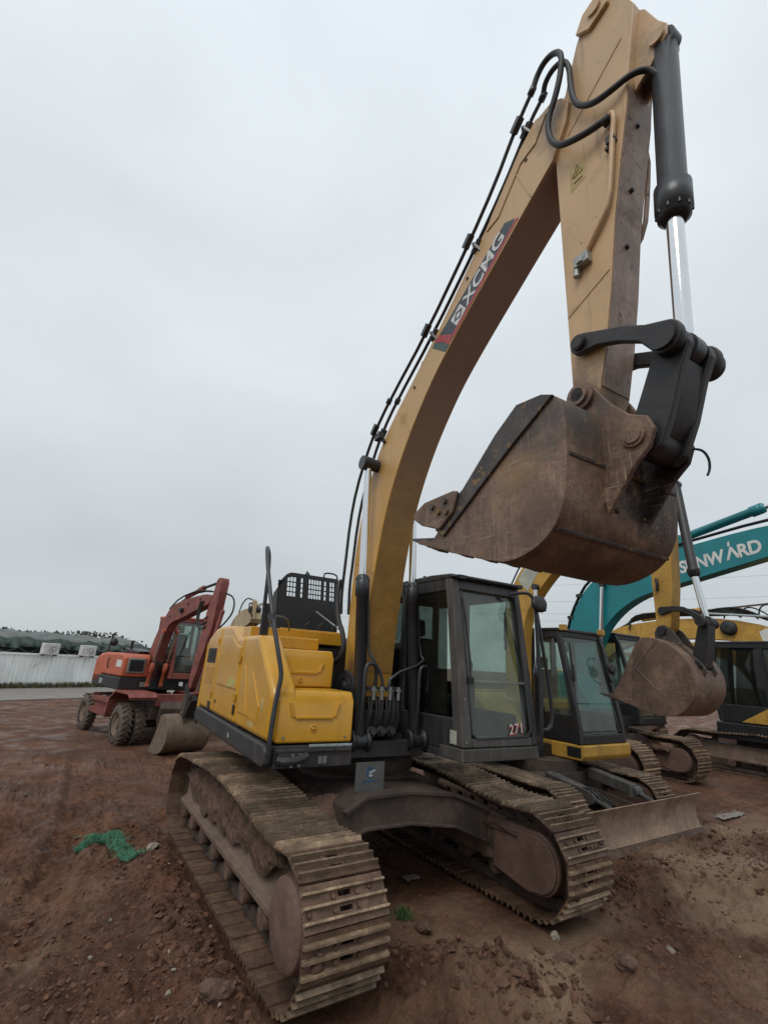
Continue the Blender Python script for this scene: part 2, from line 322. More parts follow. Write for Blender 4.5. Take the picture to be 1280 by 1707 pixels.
# ---------------------------------------------------------------- ground
def hump(x, y, cx, cy, rx, ry, a=0.):
    c, s_ = math.cos(a), math.sin(a); u = ((x-cx)*c+(y-cy)*s_)/rx; v = (-(x-cx)*s_+(y-cy)*c)/ry
    return np.exp(-(u*u+v*v))
def sstep(a, b, v): t = np.clip((v-a)/(b-a), 0, 1); return t*t*(3-2*t)
def ground_h(x, y):
    x = np.asarray(x, float); y = np.asarray(y, float)
    h = .10*fbm(x*.45, y*.45, 3, 1)+.07*fbm(x*1.6, y*1.6, 3, 5)
    cl = fbm(x*5, y*5, 3, 9, .6); msk = sstep(-.15, .2, fbm(x*.9+3, y*.9, 2, 21))
    bil = np.abs(fbm(x*8+2, y*8, 3, 15, .6)); bil2 = np.abs(fbm(x*17+5, y*17, 2, 19, .6))
    h = h+.15*np.maximum(cl, -.1)*(.3+.8*msk)+.15*(.12-bil)*(.25+1.0*msk)+.075*(.13-bil2)*(.35+.9*msk)+.030*fbm(x*31, y*31, 3, 13, .6)
    # ruts and drag marks left by machines
    h = h+.11*(.5-np.abs(np.sin(3.6*(x*.80+y*.25)+3*fbm(x*.5, y*.5, 2, 31))))*hump(x, y, 3.3, -1.2, 1.3, 4.0)*(.4+1.2*np.maximum(0, fbm(x*1.1, y*.6, 2, 33)+.3))
    # tyre ruts leading towards the wheeled machine
    for rx in (2.80, 4.55):
        dx = x-(rx+.10*y+.10*np.sin(y*.7)); on = np.exp(-(dx/.17)**4)*(1-sstep(.2, 1.6, y))*sstep(-9, -6, y)
        h = h-on*(.055+.016*np.sin(2*np.pi*y/.13+16*np.abs(dx)))+.03*np.exp(-((np.abs(dx)-.24)/.07)**2)*(1-sstep(.2, 1.6, y))
    # heaps pushed aside by the tracks
    n1 = .35+1.9*np.maximum(0, fbm(x*4, y*4, 5, 41, .62)+.22)
    h = h+.15*n1*hump(x, y, 1.80, -.5, .20, 1.2)+.06*n1*hump(x, y, 1.82, 1.5, .22, .5)
    h = h+.15*n1*(hump(x, y, -.95, 2.55, .22, .6, rad(-12))+hump(x, y, .30, 1.75, .25, .45)+hump(x, y, .12, 2.25, .3, .25))
    h = h+.15*n1*(hump(x, y, -2.9, 1.75, .9, .22, rad(25))+hump(x, y, -3.6, 2.4, .8, .25, rad(20))+hump(x, y, -2.2, 2.0, .35, .3))
    h = h+.10*n1*hump(x, y, -5.7, 1.9, 1.2, .5)
    # keep it level below the machines
    f = 1-(1-sstep(.27, .40, np.abs(np.abs(x)-1.21)))*(1-sstep(2.0, 2.25, np.abs(y-.05)))
    f2 = 1-.75*(1-sstep(.85, 1.1, np.abs(x)))*(1-sstep(1.4, 2.2, np.abs(y)))
    h = h*f*f2-.012*(1-f)
    flat = sstep(1.6, 2.4, np.hypot(x-1.0, y+8.7)/1.3)
    far = 1-.90*sstep(9, 17, np.hypot(x-3, y-5))
    h = h*(.25+.75*flat)*far
    g = hump(x, y, -.95, 2.05, .5, .22, rad(-15))
    h = h*(1-.85*g)
    return h+.012-.04*(1-f)
def axis(dense0, dense1, step, lo, hi, grow=1.10):
    a = list(np.arange(dense0, dense1+step*.5, step)); s_ = step; v = dense0
    L_ = []
    while v > lo: s_ *= grow; v -= s_; L_.append(v)
    s_ = step; v = a[-1]; R__ = []
    while v < hi: s_ *= grow; v += s_; R__.append(v)
    return np.array(L_[::-1]+a+R__)
gx = axis(-5.2, 4.0, .019, -420, 420, 1.07); gy = axis(-2.4, 3.3, .019, -520, 420, 1.07)
GX, GY = np.meshgrid(gx, gy); GZ = ground_h(GX, GY)
nv = GX.size; me = bpy.data.meshes.new('ground')
ii = np.arange(nv).reshape(GX.shape); q = np.stack([ii[:-1, :-1], ii[:-1, 1:], ii[1:, 1:], ii[1:, :-1]], -1).reshape(-1, 4)
me.vertices.add(nv); me.vertices.foreach_set('co', np.stack([GX, GY, GZ], -1).astype(np.float32).ravel())
me.loops.add(q.size); me.loops.foreach_set('vertex_index', q.ravel().astype(np.int32))
me.polygons.add(len(q)); me.polygons.foreach_set('loop_start', np.arange(0, q.size, 4, dtype=np.int32)); me.polygons.foreach_set('loop_total', np.full(len(q), 4, np.int32))
me.polygons.foreach_set('use_smooth', np.ones(len(q), bool)); me.update(calc_edges=True)
n2 = .55+1.2*fbm(GX*2.2, GY*2.2, 4, 77)
pale = np.clip(n2*(1.1*hump(GX, GY, -3.3, 1.75, 1.3, .45, rad(25))+1.1*hump(GX, GY, -3.2, 2.4, 1.3, .3, rad(20))+1.3*hump(GX, GY, -1.25, 2.08, .42, .18, rad(-15))+1.1*hump(GX, GY, -.3, 2.5, .45, .6)+.4*hump(GX, GY, .05, 1.75, .4, .6)+.25*hump(GX, GY, -.5, 1.15, .5, .35)+.5*hump(GX, GY, -6, 1.2, 1.6, .6)+.35*hump(GX, GY, 2.9, .3, .5, .9)+.3), 0, 1)
at = me.attributes.new('pale', 'FLOAT', 'POINT'); at.data.foreach_set('value', pale.astype(np.float32).ravel())
def soil():
    m = bpy.data.materials.new('red brown mud'); m.use_nodes = True; t = m.node_tree; b = t.nodes['Principled BSDF']; L = t.links.new
    geo = t.nodes.new('ShaderNodeNewGeometry'); pos = geo.outputs['Position']
    def nz(sc, d=6, r=.6, dist=0.):
        q_ = t.nodes.new('ShaderNodeTexNoise'); q_.inputs['Scale'].default_value = sc; q_.inputs['Detail'].default_value = d; q_.inputs['Roughness'].default_value = r; q_.inputs['Distortion'].default_value = dist
        L(pos, q_.inputs['Vector']); return q_.outputs[0]
    def rmp_(f, a, c, x=0., y=1.):
        q_ = t.nodes.new('ShaderNodeMapRange'); q_.clamp = True
        for i, v in ((1, a), (2, c), (3, x), (4, y)): q_.inputs[i].default_value = v
        L(f, q_.inputs[0]); return q_.outputs[0]
    def mix(f, a, c):
        q_ = t.nodes.new('ShaderNodeMix'); q_.data_type = 'RGBA'; L(f, q_.inputs[0])
        for i, v in ((6, a), (7, c)):
            if isinstance(v, tuple): q_.inputs[i].default_value = (*v, 1)
            else: L(v, q_.inputs[i])
        return q_.outputs[2]
    c = mix(rmp_(nz(1.1, 8, .66, .6), .40, .62), (.088, .0345, .0172), (.178, .0800, .0420))
    c = mix(rmp_(nz(5.5, 7, .70, .4), .47, .62, 0, .75), c, (.050, .0195, .0100))
    c = mix(rmp_(nz(17, 7, .75), .50, .68, 0, .65), c, (.215, .108, .060))
    c = mix(rmp_(nz(38, 5, .7), .52, .66, 0, .6), c, (.034, .0140, .0078))
    a_ = t.nodes.new('ShaderNodeAttribute'); a_.attribute_name = 'pale'
    c = mix(rmp_(a_.outputs['Fac'], .18, .75, 0, .95), c, (.30, .195, .122))
    c = mix(rmp_(nz(70, 3, .6), .66, .74, 0, .6), c, (.19, .125, .085))
    L(c, b.inputs['Base Color'])
    L(rmp_(nz(1.7, 6, .65, .4), .40, .56, .36, .95), b.inputs['Roughness']); b.inputs['Specular IOR Level'].default_value = .35
    b1 = t.nodes.new('ShaderNodeBump'); b1.inputs['Strength'].default_value = 1.0; b1.inputs['Distance'].default_value = .06; L(nz(13, 9, .72), b1.inputs['Height'])
    b2 = t.nodes.new('ShaderNodeBump'); b2.inputs['Strength'].default_value = .7; b2.inputs['Distance'].default_value = .008; L(nz(75, 5, .7), b2.inputs['Height']); L(b1.outputs[0], b2.inputs['Normal'])
    L(b2.outputs[0], b.inputs['Normal'])
    return m
SOIL = soil()
tag(link('ground', me, SOIL), kind='structure')
# clods and pebbles (uncountable)
def ico():
    t = (1+5**.5)/2
    v = [(-1, t, 0), (1, t, 0), (-1, -t, 0), (1, -t, 0), (0, -1, t), (0, 1, t), (0, -1, -t), (0, 1, -t), (t, 0, -1), (t, 0, 1), (-t, 0, -1), (-t, 0, 1)]
    f = [(0, 11, 5), (0, 5, 1), (0, 1, 7), (0, 7, 10), (0, 10, 11), (1, 5, 9), (5, 11, 4), (11, 10, 2), (10, 7, 6), (7, 1, 8), (3, 9, 4), (3, 4, 2), (3, 2, 6), (3, 6, 8), (3, 8, 9), (4, 9, 5), (2, 4, 11), (6, 2, 10), (8, 6, 7), (9, 8, 1)]
    return np.array(v)/math.sqrt(1+t*t), f
IV, IF = ico()
def scatter(name, n, sizes, mats, label, cat, region, split=.02):
    C_ = np.array([region() for _ in range(n*4)]); X, Y = C_[:, 0], C_[:, 1]
    D = fbm(X*1.3, Y*1.3, 3, 55); Zg = ground_h(X, Y); vs = []; fs = []; ms = []; k = 0
    for x, y, dens, z in zip(X, Y, D, Zg):
        if k >= n: break
        if abs(abs(x)-1.21) < .36 and abs(y) < 2.2: continue
        if random.random() > .35+2.0*dens: continue
        r = sizes(); R = Matrix.Rotation(random.uniform(0, 6.28), 3, 'Z') @ Matrix.Rotation(random.uniform(-.5, .5), 3, 'X')
        sc = np.array([random.uniform(.7, 1.4), random.uniform(.6, 1.2), random.uniform(.45, .85)])*r
        P = (IV*(1+.26*np.random.randn(12, 1)))*sc @ np.array(R).T+np.array([x, y, z+r*.12]); o = len(vs)*12
        vs.append(P); fs += [tuple(a+o for a in f) for f in IF]; ms += [0 if random.random() > split else 1]*20; k += 1
    me = bpy.data.meshes.new(name); me.from_pydata(np.concatenate(vs).tolist(), [], fs); me.polygons.foreach_set('material_index', ms); me.update()
    return tag(link(name, me, mats), label, cat, kind='stuff')
def reg():
    while True:
        a = random.uniform(-.66, .62); d = 3.2+9*random.random()**1.7
        ang = YAW+a; return CP.x+math.sin(ang)*d, CP.y-math.cos(ang)*d
CLOD = mat('mud clods', (.125, .058, .033), .9, var=.4, vscale=20, bump=.6, bscale=50)
scatter('soil_clods', 9000, lambda: .004+.020*random.random()**3.6, [CLOD, STONE], 'scattered small mud clods and pebbles on the bare ground', 'clods', reg)

RUB = [((-.95, 2.55), .16, .40), ((.22, 1.80), .18, .30), ((.10, 2.25), .25, .18), ((-2.6, 1.75), .55, .16), ((-3.4, 2.35), .6, .18), ((-.35, 2.75), .3, .3), ((1.85, -.6), .14, .9), ((1.78, 1.2), .12, .5), ((-1.75, 1.9), .25, .25), ((-5.2, 1.9), .7, .3), ((.55, .9), .2, .5)]
def reg2():
    (cx, cy), sx, sy = random.choice(RUB); return random.gauss(cx, sx), random.gauss(cy, sy)
scatter('rubble', 1900, lambda: .006+.036*random.random()**2.8, [CLOD, SOIL], 'churned lumps of mud along the ridges beside the tracks', 'clods', reg2, split=.5)
# ---------------------------------------------------------------- crawler track
def arc(cy, cz, r, a0, a1, n=24): return [(cy+r*math.cos(rad(a0+(a1-a0)*i/n)), cz+r*math.sin(rad(a0+(a1-a0)*i/n))) for i in range(n+1)]
def shoe_mesh(width, pitch, t=.014, ridge=.030, zo=.062, fine=True):
    b = MB(); L = pitch*.5+.017; hw = width/2; hole = .045
    if fine:
        b.box((-hw, -L, zo), (-hole, L, zo+t)).box((hole, -L, zo), (hw, L, zo+t))
        for y0, y1 in ((-L, -.058), (-.030, .020), (.045, L)): b.box((-hole, y0, zo), (hole, y1, zo+t))
    else: b.box((-hw, -L, zo), (hw, L, zo+t))
    for yc in (-pitch*.36, -.002, pitch*.36):
        j = .004; x0, x1 = -hw-.001, hw+.001
        b.hexa([(x0, yc-.013, zo+t-.002), (x1, yc-.013, zo+t-.002), (x1, yc+.013, zo+t-.002), (x0, yc+.013, zo+t-.002),
                (x0+j, yc-.007, zo+t+ridge), (x1-j, yc-.007, zo+t+ridge), (x1-j, yc+.007, zo+t+ridge), (x0+j, yc+.007, zo+t+ridge)], 1)
    if fine:
        for sx in (-1, 1):
            for yc in (-pitch*.18, pitch*.18): b.cyl((sx*.085, yc, zo+t), (sx*.085, yc, zo+t+.016), .014, n=6)
        b.box((-.075, -L*.8, zo-.05), (-.045, L*.8, zo)); b.box((.045, -L*.8, zo-.05), (.075, L*.8, zo))
    me = b.mesh('track_shoe'); me.materials.append(SHOE); me.materials.append(RIDGE); return me
def make_track(root, xc, loop, pitch, shoe, links=.16, lmat=UNDER):
    P = [Vector((0, a, b)) for a, b in loop]; P.append(P[0]); S = [0]
    for i in range(len(P)-1): S.append(S[-1]+(P[i+1]-P[i]).length)
    n_ = round(S[-1]/pitch); step = S[-1]/n_
    def at(s_):
        s_ %= S[-1]; i = max(j for j in range(len(S)-1) if S[j] <= s_+1e-9); t = (s_-S[i])/max(1e-9, S[i+1]-S[i]); return P[i].lerp(P[i+1], t)
    J = [at(i*step) for i in range(n_)]; cen = sum(J, Vector())/n_
    b = MB()
    for i in range(n_):
        a, c = J[i], J[(i+1) % n_]
        for sx in (-links/2, links/2): b.bar(Vector((xc+sx, a.y, a.z)), Vector((xc+sx, c.y, c.z)), .03, .085, upv=(1, 0, 0) if False else (0, -(c-a).z, (c-a).y))
        b.cyl((xc-links/2-.02, a.y, a.z), (xc+links/2+.02, a.y, a.z), .024, n=8)
    tr = b.obj('track', lmat, root)
    for i in range(n_):
        a, c = J[i], J[(i+1) % n_]; m_ = (a+c)/2; ty = (c-a).normalized(); nz_ = Vector((1, 0, 0)).cross(ty)
        if nz_.dot(m_-cen) < 0: ty = -ty; nz_ = -nz_
        M4 = Matrix((( 1, 0, 0, xc), (0, ty.y, nz_.y, m_.y), (0, ty.z, nz_.z, m_.z), (0, 0, 0, 1)))
        wob = Matrix.Rotation(.045+random.uniform(-.02, .02), 4, 'X') @ Matrix.Translation((random.uniform(-.004, .004), 0, random.uniform(-.003, .003)))
        o = bpy.data.objects.new('track_shoe', shoe); COL.objects.link(o); o.parent = tr; o.matrix_local = M4 @ wob
    return tr
def crawler(root, gauge, width, loop, pitch, fy, ry, rz_, fr, shoe, fine=True, framez=(.29, .65), guard=True, fmat=FRAME):
    """tracks, side frames, rollers, sprocket and idler of one machine in its own frame"""
    for sg in (1, -1):
        xc = sg*gauge/2
        make_track(root, xc, loop, pitch, shoe)
        z0, z1 = framez; hw = width*.5
        b = MB(); y0, y1 = ry+.28, fy-.42
        xo, xi = xc+sg*hw*.62, xc-sg*hw*.80
        # box frame with sloped outer face and a bottom flange
        for (ya, yb) in ((y0, y1),):
            po = [(xi, z0), (xo, z0), (xo, z0+.05), (xo-sg*.05, z0+.07), (xo-sg*.14, z1), (xi, z1)]
            b.prismY(po, ya, yb)
        b.prism([(y0+.02, z0+.02), (y0-.30, z0+.10), (y0-.34, z0+.28), (y0+.0, z1-.02)], xo-sg*.1, xi)
        b.prism([(y1-.02, z0+.02), (y1+.16, z0+.12), (y1+.12, z1-.05), (y1-.02, z1-.02)], xo-sg*.12, xi)
        b.obj('track_frame', fmat, root, bevel=.012)
        n_ = 8 if fine else 5
        for i in range(n_):
            y = ry+.42+(fy-ry-.95)*i/(n_-1)
            MB().lathe((xc-.17, y, rz_-fr+.135), (1, 0, 0), [(0, .06), (.0, .085), (.09, .085), (.09, .06), (.25, .06), (.25, .085), (.34, .085), (.34, .06)], 14).obj('roller', MUDM, root)
        s_ = MB().lathe((xc-.05, fy-fr-.09, rz_), (1, 0, 0), [(0, fr*.80), (.10, fr*.80)], 26)
        s_.lathe((xc-sg*.02, fy-fr-.09, rz_), (sg, 0, 0), [(0, .26), (hw*.70, .265), (hw*.88, .25), (hw*.93, .215), (hw*.94, .10)], 36, 0)
        s_.obj('sprocket', GUARD, root, bevel=.01)
        MB().lathe((xc-.06, ry+fr+.09, rz_), (1, 0, 0), [(0, fr*.72), (0, fr*.88), (.12, fr*.88), (.12, fr*.72)], 26).obj('idler', UNDER, root)
        if guard:
            g = MB(); xa = xc-sg*(hw*.80+.002); c0 = fy-fr-.09
            pl = [(c0-.48, rz_-.17), (c0-.46, rz_+.21), (c0+.02, rz_+.22)]+arc(c0+.03, rz_, .225, 85, -70, 10)+[(c0-.06, rz_-.24)]
            g.prism(pl, xa, xa-sg*.035)
            g.prism([(c0+(y-c0)*1.07, rz_+(z-rz_)*1.10) for y, z in pl], xa+sg*.04, xa-sg*.008)
            g.obj('motor_guard', GUARD, root, bevel=.012)
def track_loop(fy, ry, r, zc, sag=None):
    L = arc(fy-r, zc, r, -90, 90)
    if sag: L += sag
    L += arc(ry+r, zc, r, 90, 270)
    return L
def hydraulic(root, p0, p1, p2, r, rr, name, rz=0., gland=1.25, mats=(CYLM, CHROME), eye=.0, glen=.22):
    """barrel p0->p1, rod p1->p2"""
    p0, p1, p2 = Vector(p0), Vector(p1), Vector(p2); d = (p1-p0).normalized(); L = (p1-p0).length
    b = MB().lathe(p0, d, [(0, r*.75), (.03, r), (L-glen, r), (L-glen+.01, r*gland), (L-.07, r*gland), (L-.06, r*1.12), (L-.015, r*1.12), (L, r*.85)], 24)
    if eye: b.cyl(p0-Vector((eye, 0, 0)), p0+Vector((eye, 0, 0)), r*1.15, n=20)
    for i in range(10):
        a = d.orthogonal().normalized(); a.rotate(Matrix.Rotation(i*2*math.pi/10, 3, d)); c = p1-d*.066+a*r*1.13
        b.cyl(c, c+d*.03, r*.13, n=6)
    o = b.obj(name, mats[0], root, rz, 0)
    rd = MB().cyl(p1-d*.05, p2, rr, n=20)
    if eye: rd.cyl(p2-Vector((eye, 0, 0)), p2+Vector((eye, 0, 0)), r*1.1, n=20, mi=1)
    rd.obj('cylinder_rod', [mats[1], mats[0]], o)
    return o
def offset(poly, d):
    R_ = []
    for i, p in enumerate(poly):
        a = Vector(poly[max(i-1, 0)]); c = Vector(poly[min(i+1, len(poly)-1)]); t = (c-a).normalized(); R_.append((p[0]-t.y*d, p[1]+t.x*d))
    return R_

def smooth_poly(P, it=2):
    """rounds an open polyline, keeping its ends"""
    P = [Vector(p) for p in P]
    for _ in range(it):
        Q = [P[0]]
        for a, c in zip(P, P[1:]): Q += [a*.75+c*.25, a*.25+c*.75]
        P = Q+[P[-1]]
    return [tuple(p) for p in P]
def mud_lumps(root, n, fn, r0, r1, seed, name='mud_lumps'):
    """small lumps of soil sticking to a part: fn() gives (point, normal)"""
    rng = np.random.RandomState(seed); vs = []; fs = []
    for k in range(n):
        p, nn = fn(rng); r = r0+(r1-r0)*rng.rand()**2.2; a = Vector(nn).orthogonal().normalized(); b_ = Vector(nn).cross(a)
        M_ = np.array([list(a), list(b_), list(Vector(nn))]).T
        P = (IV*(1+.3*rng.randn(12, 1)))*np.array([r*rng.uniform(.8, 2.2), r*rng.uniform(.7, 1.4), r*.45]) @ M_.T+np.array(p); o = len(vs)*12
        vs.append(P); fs += [tuple(q_+o for q_ in f) for f in IF]
    o = MB().add(np.concatenate(vs).tolist(), fs, 0, True).obj(name, MUDM, root); o['kind'] = 'stuff'; return o
# ================================================================ the large yellow excavator
SW = -0.044908
ME = empty('tracked_excavator', (0, 0, 0))
tag(ME, 'large yellow excavator in front, bucket raised high, 271 on its windscreen', 'excavator', 'excavators parked in the yard')
# --- undercarriage
SHOE1 = shoe_mesh(.597, .198)
LOOP1 = track_loop(2.05, -1.97, .33, .43, [(1.45, .745), (1.25, .745), (.9, .775), (.5, .825), (.1, .85), (-.3, .85), (-.8, .82), (-1.3, .785)])
crawler(ME, 2.417, .597, LOOP1, .198, 2.14, -2.06, .43, .34, SHOE1)
# mud lying on the side frames
def mud_bank(root, x0, x1, y0, y1, zb, zt, seed, name='caked_mud', slump=.16, n=(170, 46)):
    """lumpy soil heaped on a ledge from x0 to x1 and hanging over its edge at x1"""
    nu, nv_ = n; sg = 1 if x1 > x0 else -1
    U, V = np.meshgrid(np.linspace(0, 1, nu+1), np.linspace(0, 1, nv_+1), indexing='ij'); Y = y0+(y1-y0)*U
    a = fbm(Y*1.9, seed*3.1+V*1.0, 4, seed); c = fbm(Y*7, V*5.+seed, 4, seed+3, .62); d = np.abs(fbm(Y*19, V*13.+seed, 3, seed+6, .6))
    edge = np.minimum(1, np.minimum(U*8, (1-U)*8)); top = zb+(zt-zb)*(.72+1.2*a)*edge
    t1 = np.clip(V/.5, 0, 1); t2 = np.clip((V-.5)/.5, 0, 1)
    X = x0+(x1-x0)*t1+sg*.05*np.sin(t2*2.4); low = zb-slump*(.9+3.0*a)*edge
    Z = top-.04*(t1-.4)**2; Z = np.where(V > .5, Z+(low-Z)*t2**1.15, Z)
    w = np.minimum(1, (1-V)*6)
    X = X+sg*w*(.10*c+.07*(.12-d)); Z = Z+w*(.08*c+.07*(.12-d))*np.where(V > .5, .6, 1); Y = Y+.04*c
    vs = np.stack([X, Y, Z], -1).reshape(-1, 3).tolist(); fs = []
    for i in range(nu):
        for j in range(nv_):
            q = i*(nv_+1)+j; fs.append((q, q+nv_+1, q+nv_+2, q+1) if sg > 0 else (q+1, q+nv_+2, q+nv_+1, q))
    b = MB(); b.add(vs, fs, 0, True); return b.obj(name, MUDM, root)
mud_bank(ME, 1.0, 1.33, -1.72, 1.42, .63, .83, 3, slump=.18)
mud_bank(ME, -1.1, -.96, -1.4, 1.55, .60, .72, 8, slump=.05)
mud_bank(ME, .92, .55, -.9, 1.05, .70, .90, 12, slump=.20)
def on_track(rng, xc=1.2085):
    t = rng.rand()
    if t < .95: y = -1.6+3.1*rng.rand(); return (xc+rng.uniform(-.27, .27)*(.4+.6*rng.rand()), y, float(np.interp(y, [-1.97, -1.3, -.8, -.3, .1, .5, .9, 1.25, 1.7], [.845, .87, .905, .935, .935, .91, .86, .83, .845]))), (0, 0, 1)
    if t <= 1: a = rng.uniform(-.9, 1.2); return (xc+rng.uniform(-.26, .26), 1.72+.405*math.cos(a), .43+.405*math.sin(a)), (0, math.cos(a), math.sin(a))
    y = -1.6+3.3*rng.rand(); return (xc+rng.uniform(.17, .28), y, .055), (0, 0, 1)
mud_lumps(ME, 520, on_track, .008, .026, 5)
mud_lumps(ME, 260, lambda r_: on_track(r_, -1.2085), .008, .026, 6)
# body between the tracks
b = MB()
top = [(.70, .86), (.52, .945), (.05, .95), (-.5, .885), (-1.0, .70)]
bot = [(-1.0, .405), (-.5, .60), (.03, .68), (.5, .685), (.72, .62)]
b.prismY(top+bot, .45, 1.13)
b.prismY([(x+(.012 if 0 else 0), z+.012) for x, z in [(.74, .84), (.52, .945), (.05, .95), (-.5, .885), (-1.0, .70)]]+[(-1.0, .675), (-.5, .86), (.05, .925), (.51, .92), (.72, .82)], 1.10, 1.17)
b.prismY([(-1.0, .43), (-.5, .625), (.03, .705), (.5, .71), (.72, .645), (.72, .62), (.5, .682), (.03, .677), (-.5, .597), (-1.0, .40)], 1.10, 1.17)
b.prism([(1.15, .39), (1.15, .72), (1.35, .70), (1.35, .28)], -1.02, -.96)
b.prismY([(-1.0, .45), (-.6, .60), (.6, .60), (1.0, .45), (1.0, .75), (.6, .92), (-.6, .92), (-1.0, .75)], -1.1, .46)
b.cyl((0, 0, .90), (0, 0, 1.0), .62, n=40)
b.obj('carbody', UNDER, ME, bevel=.008)
MB().lathe((0, 0, .98), (0, 0, 1), [(0, .60), (0, .66), (.16, .66), (.16, .60)], 48).obj('swing_ring', UNDER, ME, SW)

def UP(mb, name, mats, bevel=0., seg=2, parent=ME):
    return mb.obj(name, mats, parent, SW if parent is ME else 0., bevel, seg)
# --- deck
b = MB()
b.box((-1.36, -2.3, 1.16), (1.30, .60, 1.335))
b.prism([(.58, 1.16), (.58, 1.34), (.86, 1.34), (.86, 1.19)], -.35, .53)
b.box((.54, .55, 1.165), (1.30, .93, 1.335))
deck = UP(b, 'deck', DECK, .01)
b = MB(); b.prism([(-2.25, 1.158), (-2.25, 1.345), (.90, 1.345), (.965, 1.30), (.965, 1.19), (.90, 1.158)], 1.302, 1.375)
UP(b, 'side_skirt', DECK, .025, 3)
b = MB(); b.box((.545, .935, 1.16), (1.29, .975, 1.338)); b.box((.56, .972, 1.285), (1.28, 1.0, 1.315))
fs_ = UP(b, 'step_skirt', DECK, .008)
b = MB(); b.box((1.02, .978, 1.20), (1.26, 1.0, 1.285)); b.tube([(1.27, 1.0, 1.235), (1.2, 1.03, 1.225), (1.08, 1.035, 1.235), (1.0, 1.0, 1.26)], .035, 8, smooth_path=2)
UP(b, 'step_bracket', DECK, .006, parent=fs_)
for x, z in ((1.13, 1.265), (1.06, 1.268), (1.14, 1.185), (1.07, 1.188)):
    UP(MB().cyl((x, .975, z), (x, 1.012, z), .014, n=8), 'bolt', STEEL, parent=fs_)
UP(MB().box((.80, .973, 1.19), (.835, .985, 1.25)).box((.845, .973, 1.19), (.88, .985, 1.25)), 'latch_plate', STEEL, parent=fs_)
pts = []
for i in range(240):
    t = i/239; pts.append((.98-.42*t, .985+.012*math.cos(i*.9), 1.335+.012*math.sin(i*.9)))
UP(MB().tube(pts, .0035, 5), 'coil_cord', PALE, parent=fs_)

# --- right hand body panel with its doors
pan = [(.93, 1.355), (.955, 1.74), (.90, 1.82), (.31, 2.275), (-.20, 2.275), (-.20, 1.355)]
pan2 = [(-.215, 1.355), (-.215, 2.275), (-.50, 2.26), (-.85, 2.405), (-1.38, 2.415), (-1.38, 1.355)]
pan3 = [(-1.395, 1.355), (-1.395, 2.415), (-1.78, 2.40), (-2.18, 2.27), (-2.20, 1.90), (-2.20, 1.355)]
sp_ = UP(MB().prism(pan, 1.12, 1.362), 'side_panel', YEL, .055, 5)
sd2 = UP(MB().prism(pan2, 1.12, 1.36), 'service_door', YEL, .05, 5)
sd3 = UP(MB().prism(pan3, 1.12, 1.36), 'service_door', YEL, .05, 5)
UP(MB().prism([(-.10, 1.352), (-.10, 2.22), (-.5, 2.22), (-.84, 2.36), (-1.75, 2.36), (-2.14, 2.23), (-2.16, 1.352)], .98, 1.33), 'panel_frame', BLK)
# raised pressings on the doors
UP(MB().prism([(.22, 1.50), (.02, 1.95), (-.08, 1.95), (-.10, 1.50)], 1.358, 1.372).prism([(.60, 1.47), (.62, 1.62), (.28, 1.92), (.24, 1.50)], 1.358, 1.370), 'pressed_rib', YEL, .010, 3, parent=sp_)
UP(MB().prism([(-.28, 1.70), (-.28, 2.15), (-.48, 2.17), (-.80, 2.28), (-1.28, 2.28), (-1.28, 1.70)], 1.352, 1.372), 'pressed_rib', YEL, .012, 3, parent=sd2)
UP(MB().prism([(-.3, 1.74), (-.3, 1.80), (-.66, 1.80), (-.66, 1.70), (-.5, 1.72)], 1.372, 1.3745), 'sticker', YST, parent=sd2)
for z0, z1, m_ in ((1.94, 2.13, HOODM), (1.67, 1.90, YEL)):
    v_ = UP(MB().box((1.356, -2.05, z0), (1.364, -1.55, z1)), 'vent', m_, parent=sd3)
    for i in range(9 if m_ is HOODM else 11):
        z = z0+.012+(z1-z0-.02)*i/(9 if m_ is HOODM else 11)
        b_ = MB().hexa([(1.36, -2.03, z), (1.36, -1.57, z), (1.362, -1.57, z+.004), (1.362, -2.03, z+.004), (1.372, -2.03, z+.012), (1.372, -1.57, z+.012), (1.366, -1.57, z+.016), (1.366, -2.03, z+.016)])
        if i == 0: allb = b_
        else: allb.add(b_.v, b_.f)
    UP(allb, 'louvre', m_, parent=sd3)
UP(MB().box((1.358, -1.60, 1.38), (1.366, -1.45, 1.47)), 'vent', HOODM, parent=sd3)
UP(MB().box((1.362, -.30, 1.45), (1.372, -.24, 1.55)), 'door_handle', HOODM, .004, parent=sd2)
# --- engine house core, counterweight
UP(MB().prism([(-.55, 1.34), (-.55, 2.28), (-.70, 2.36), (-2.2, 2.36), (-2.2, 1.34)], -1.34, .975), 'engine_house', BLK, .02)
cw = [(-1.36, 1.25), (-1.36, 2.18), (-1.2, 2.30), (1.2, 2.30), (1.36, 2.18), (1.36, 1.25)]
b = MB(); n_ = 14; ring = []
for i in range(n_+1):
    x = -1.36+2.72*i/n_; yb = -2.78+.50*(abs(x)/1.36)**2.6; ring.append((x, yb))
vs = [(x, y, 1.22+.10*(abs(x)/1.36)**2) for x, y in ring]+[(x, y+.02, 2.20) for x, y in ring]+[(x*.96, y+.12, 2.31) for x, y in ring]+[(1.30, -2.205, 2.31), (-1.30, -2.205, 2.31), (1.36, -2.205, 1.30), (-1.36, -2.205, 1.30)]
k = n_+1; fs = []
for i in range(n_): fs += [(i, i+1, k+i+1, k+i), (k+i, k+i+1, 2*k+i+1, 2*k+i)]
fs += [tuple([3*k+1]+[2*k+i for i in range(k)]+[3*k]), tuple([3*k+2]+[i for i in range(k-1, -1, -1)]+[3*k+3]), (k-1, 3*k+2, 3*k, 3*k-1, 2*k-1), (3*k+3, 0, k, 2*k, 3*k+1), (3*k+2, 3*k+3, 3*k+1, 3*k)]
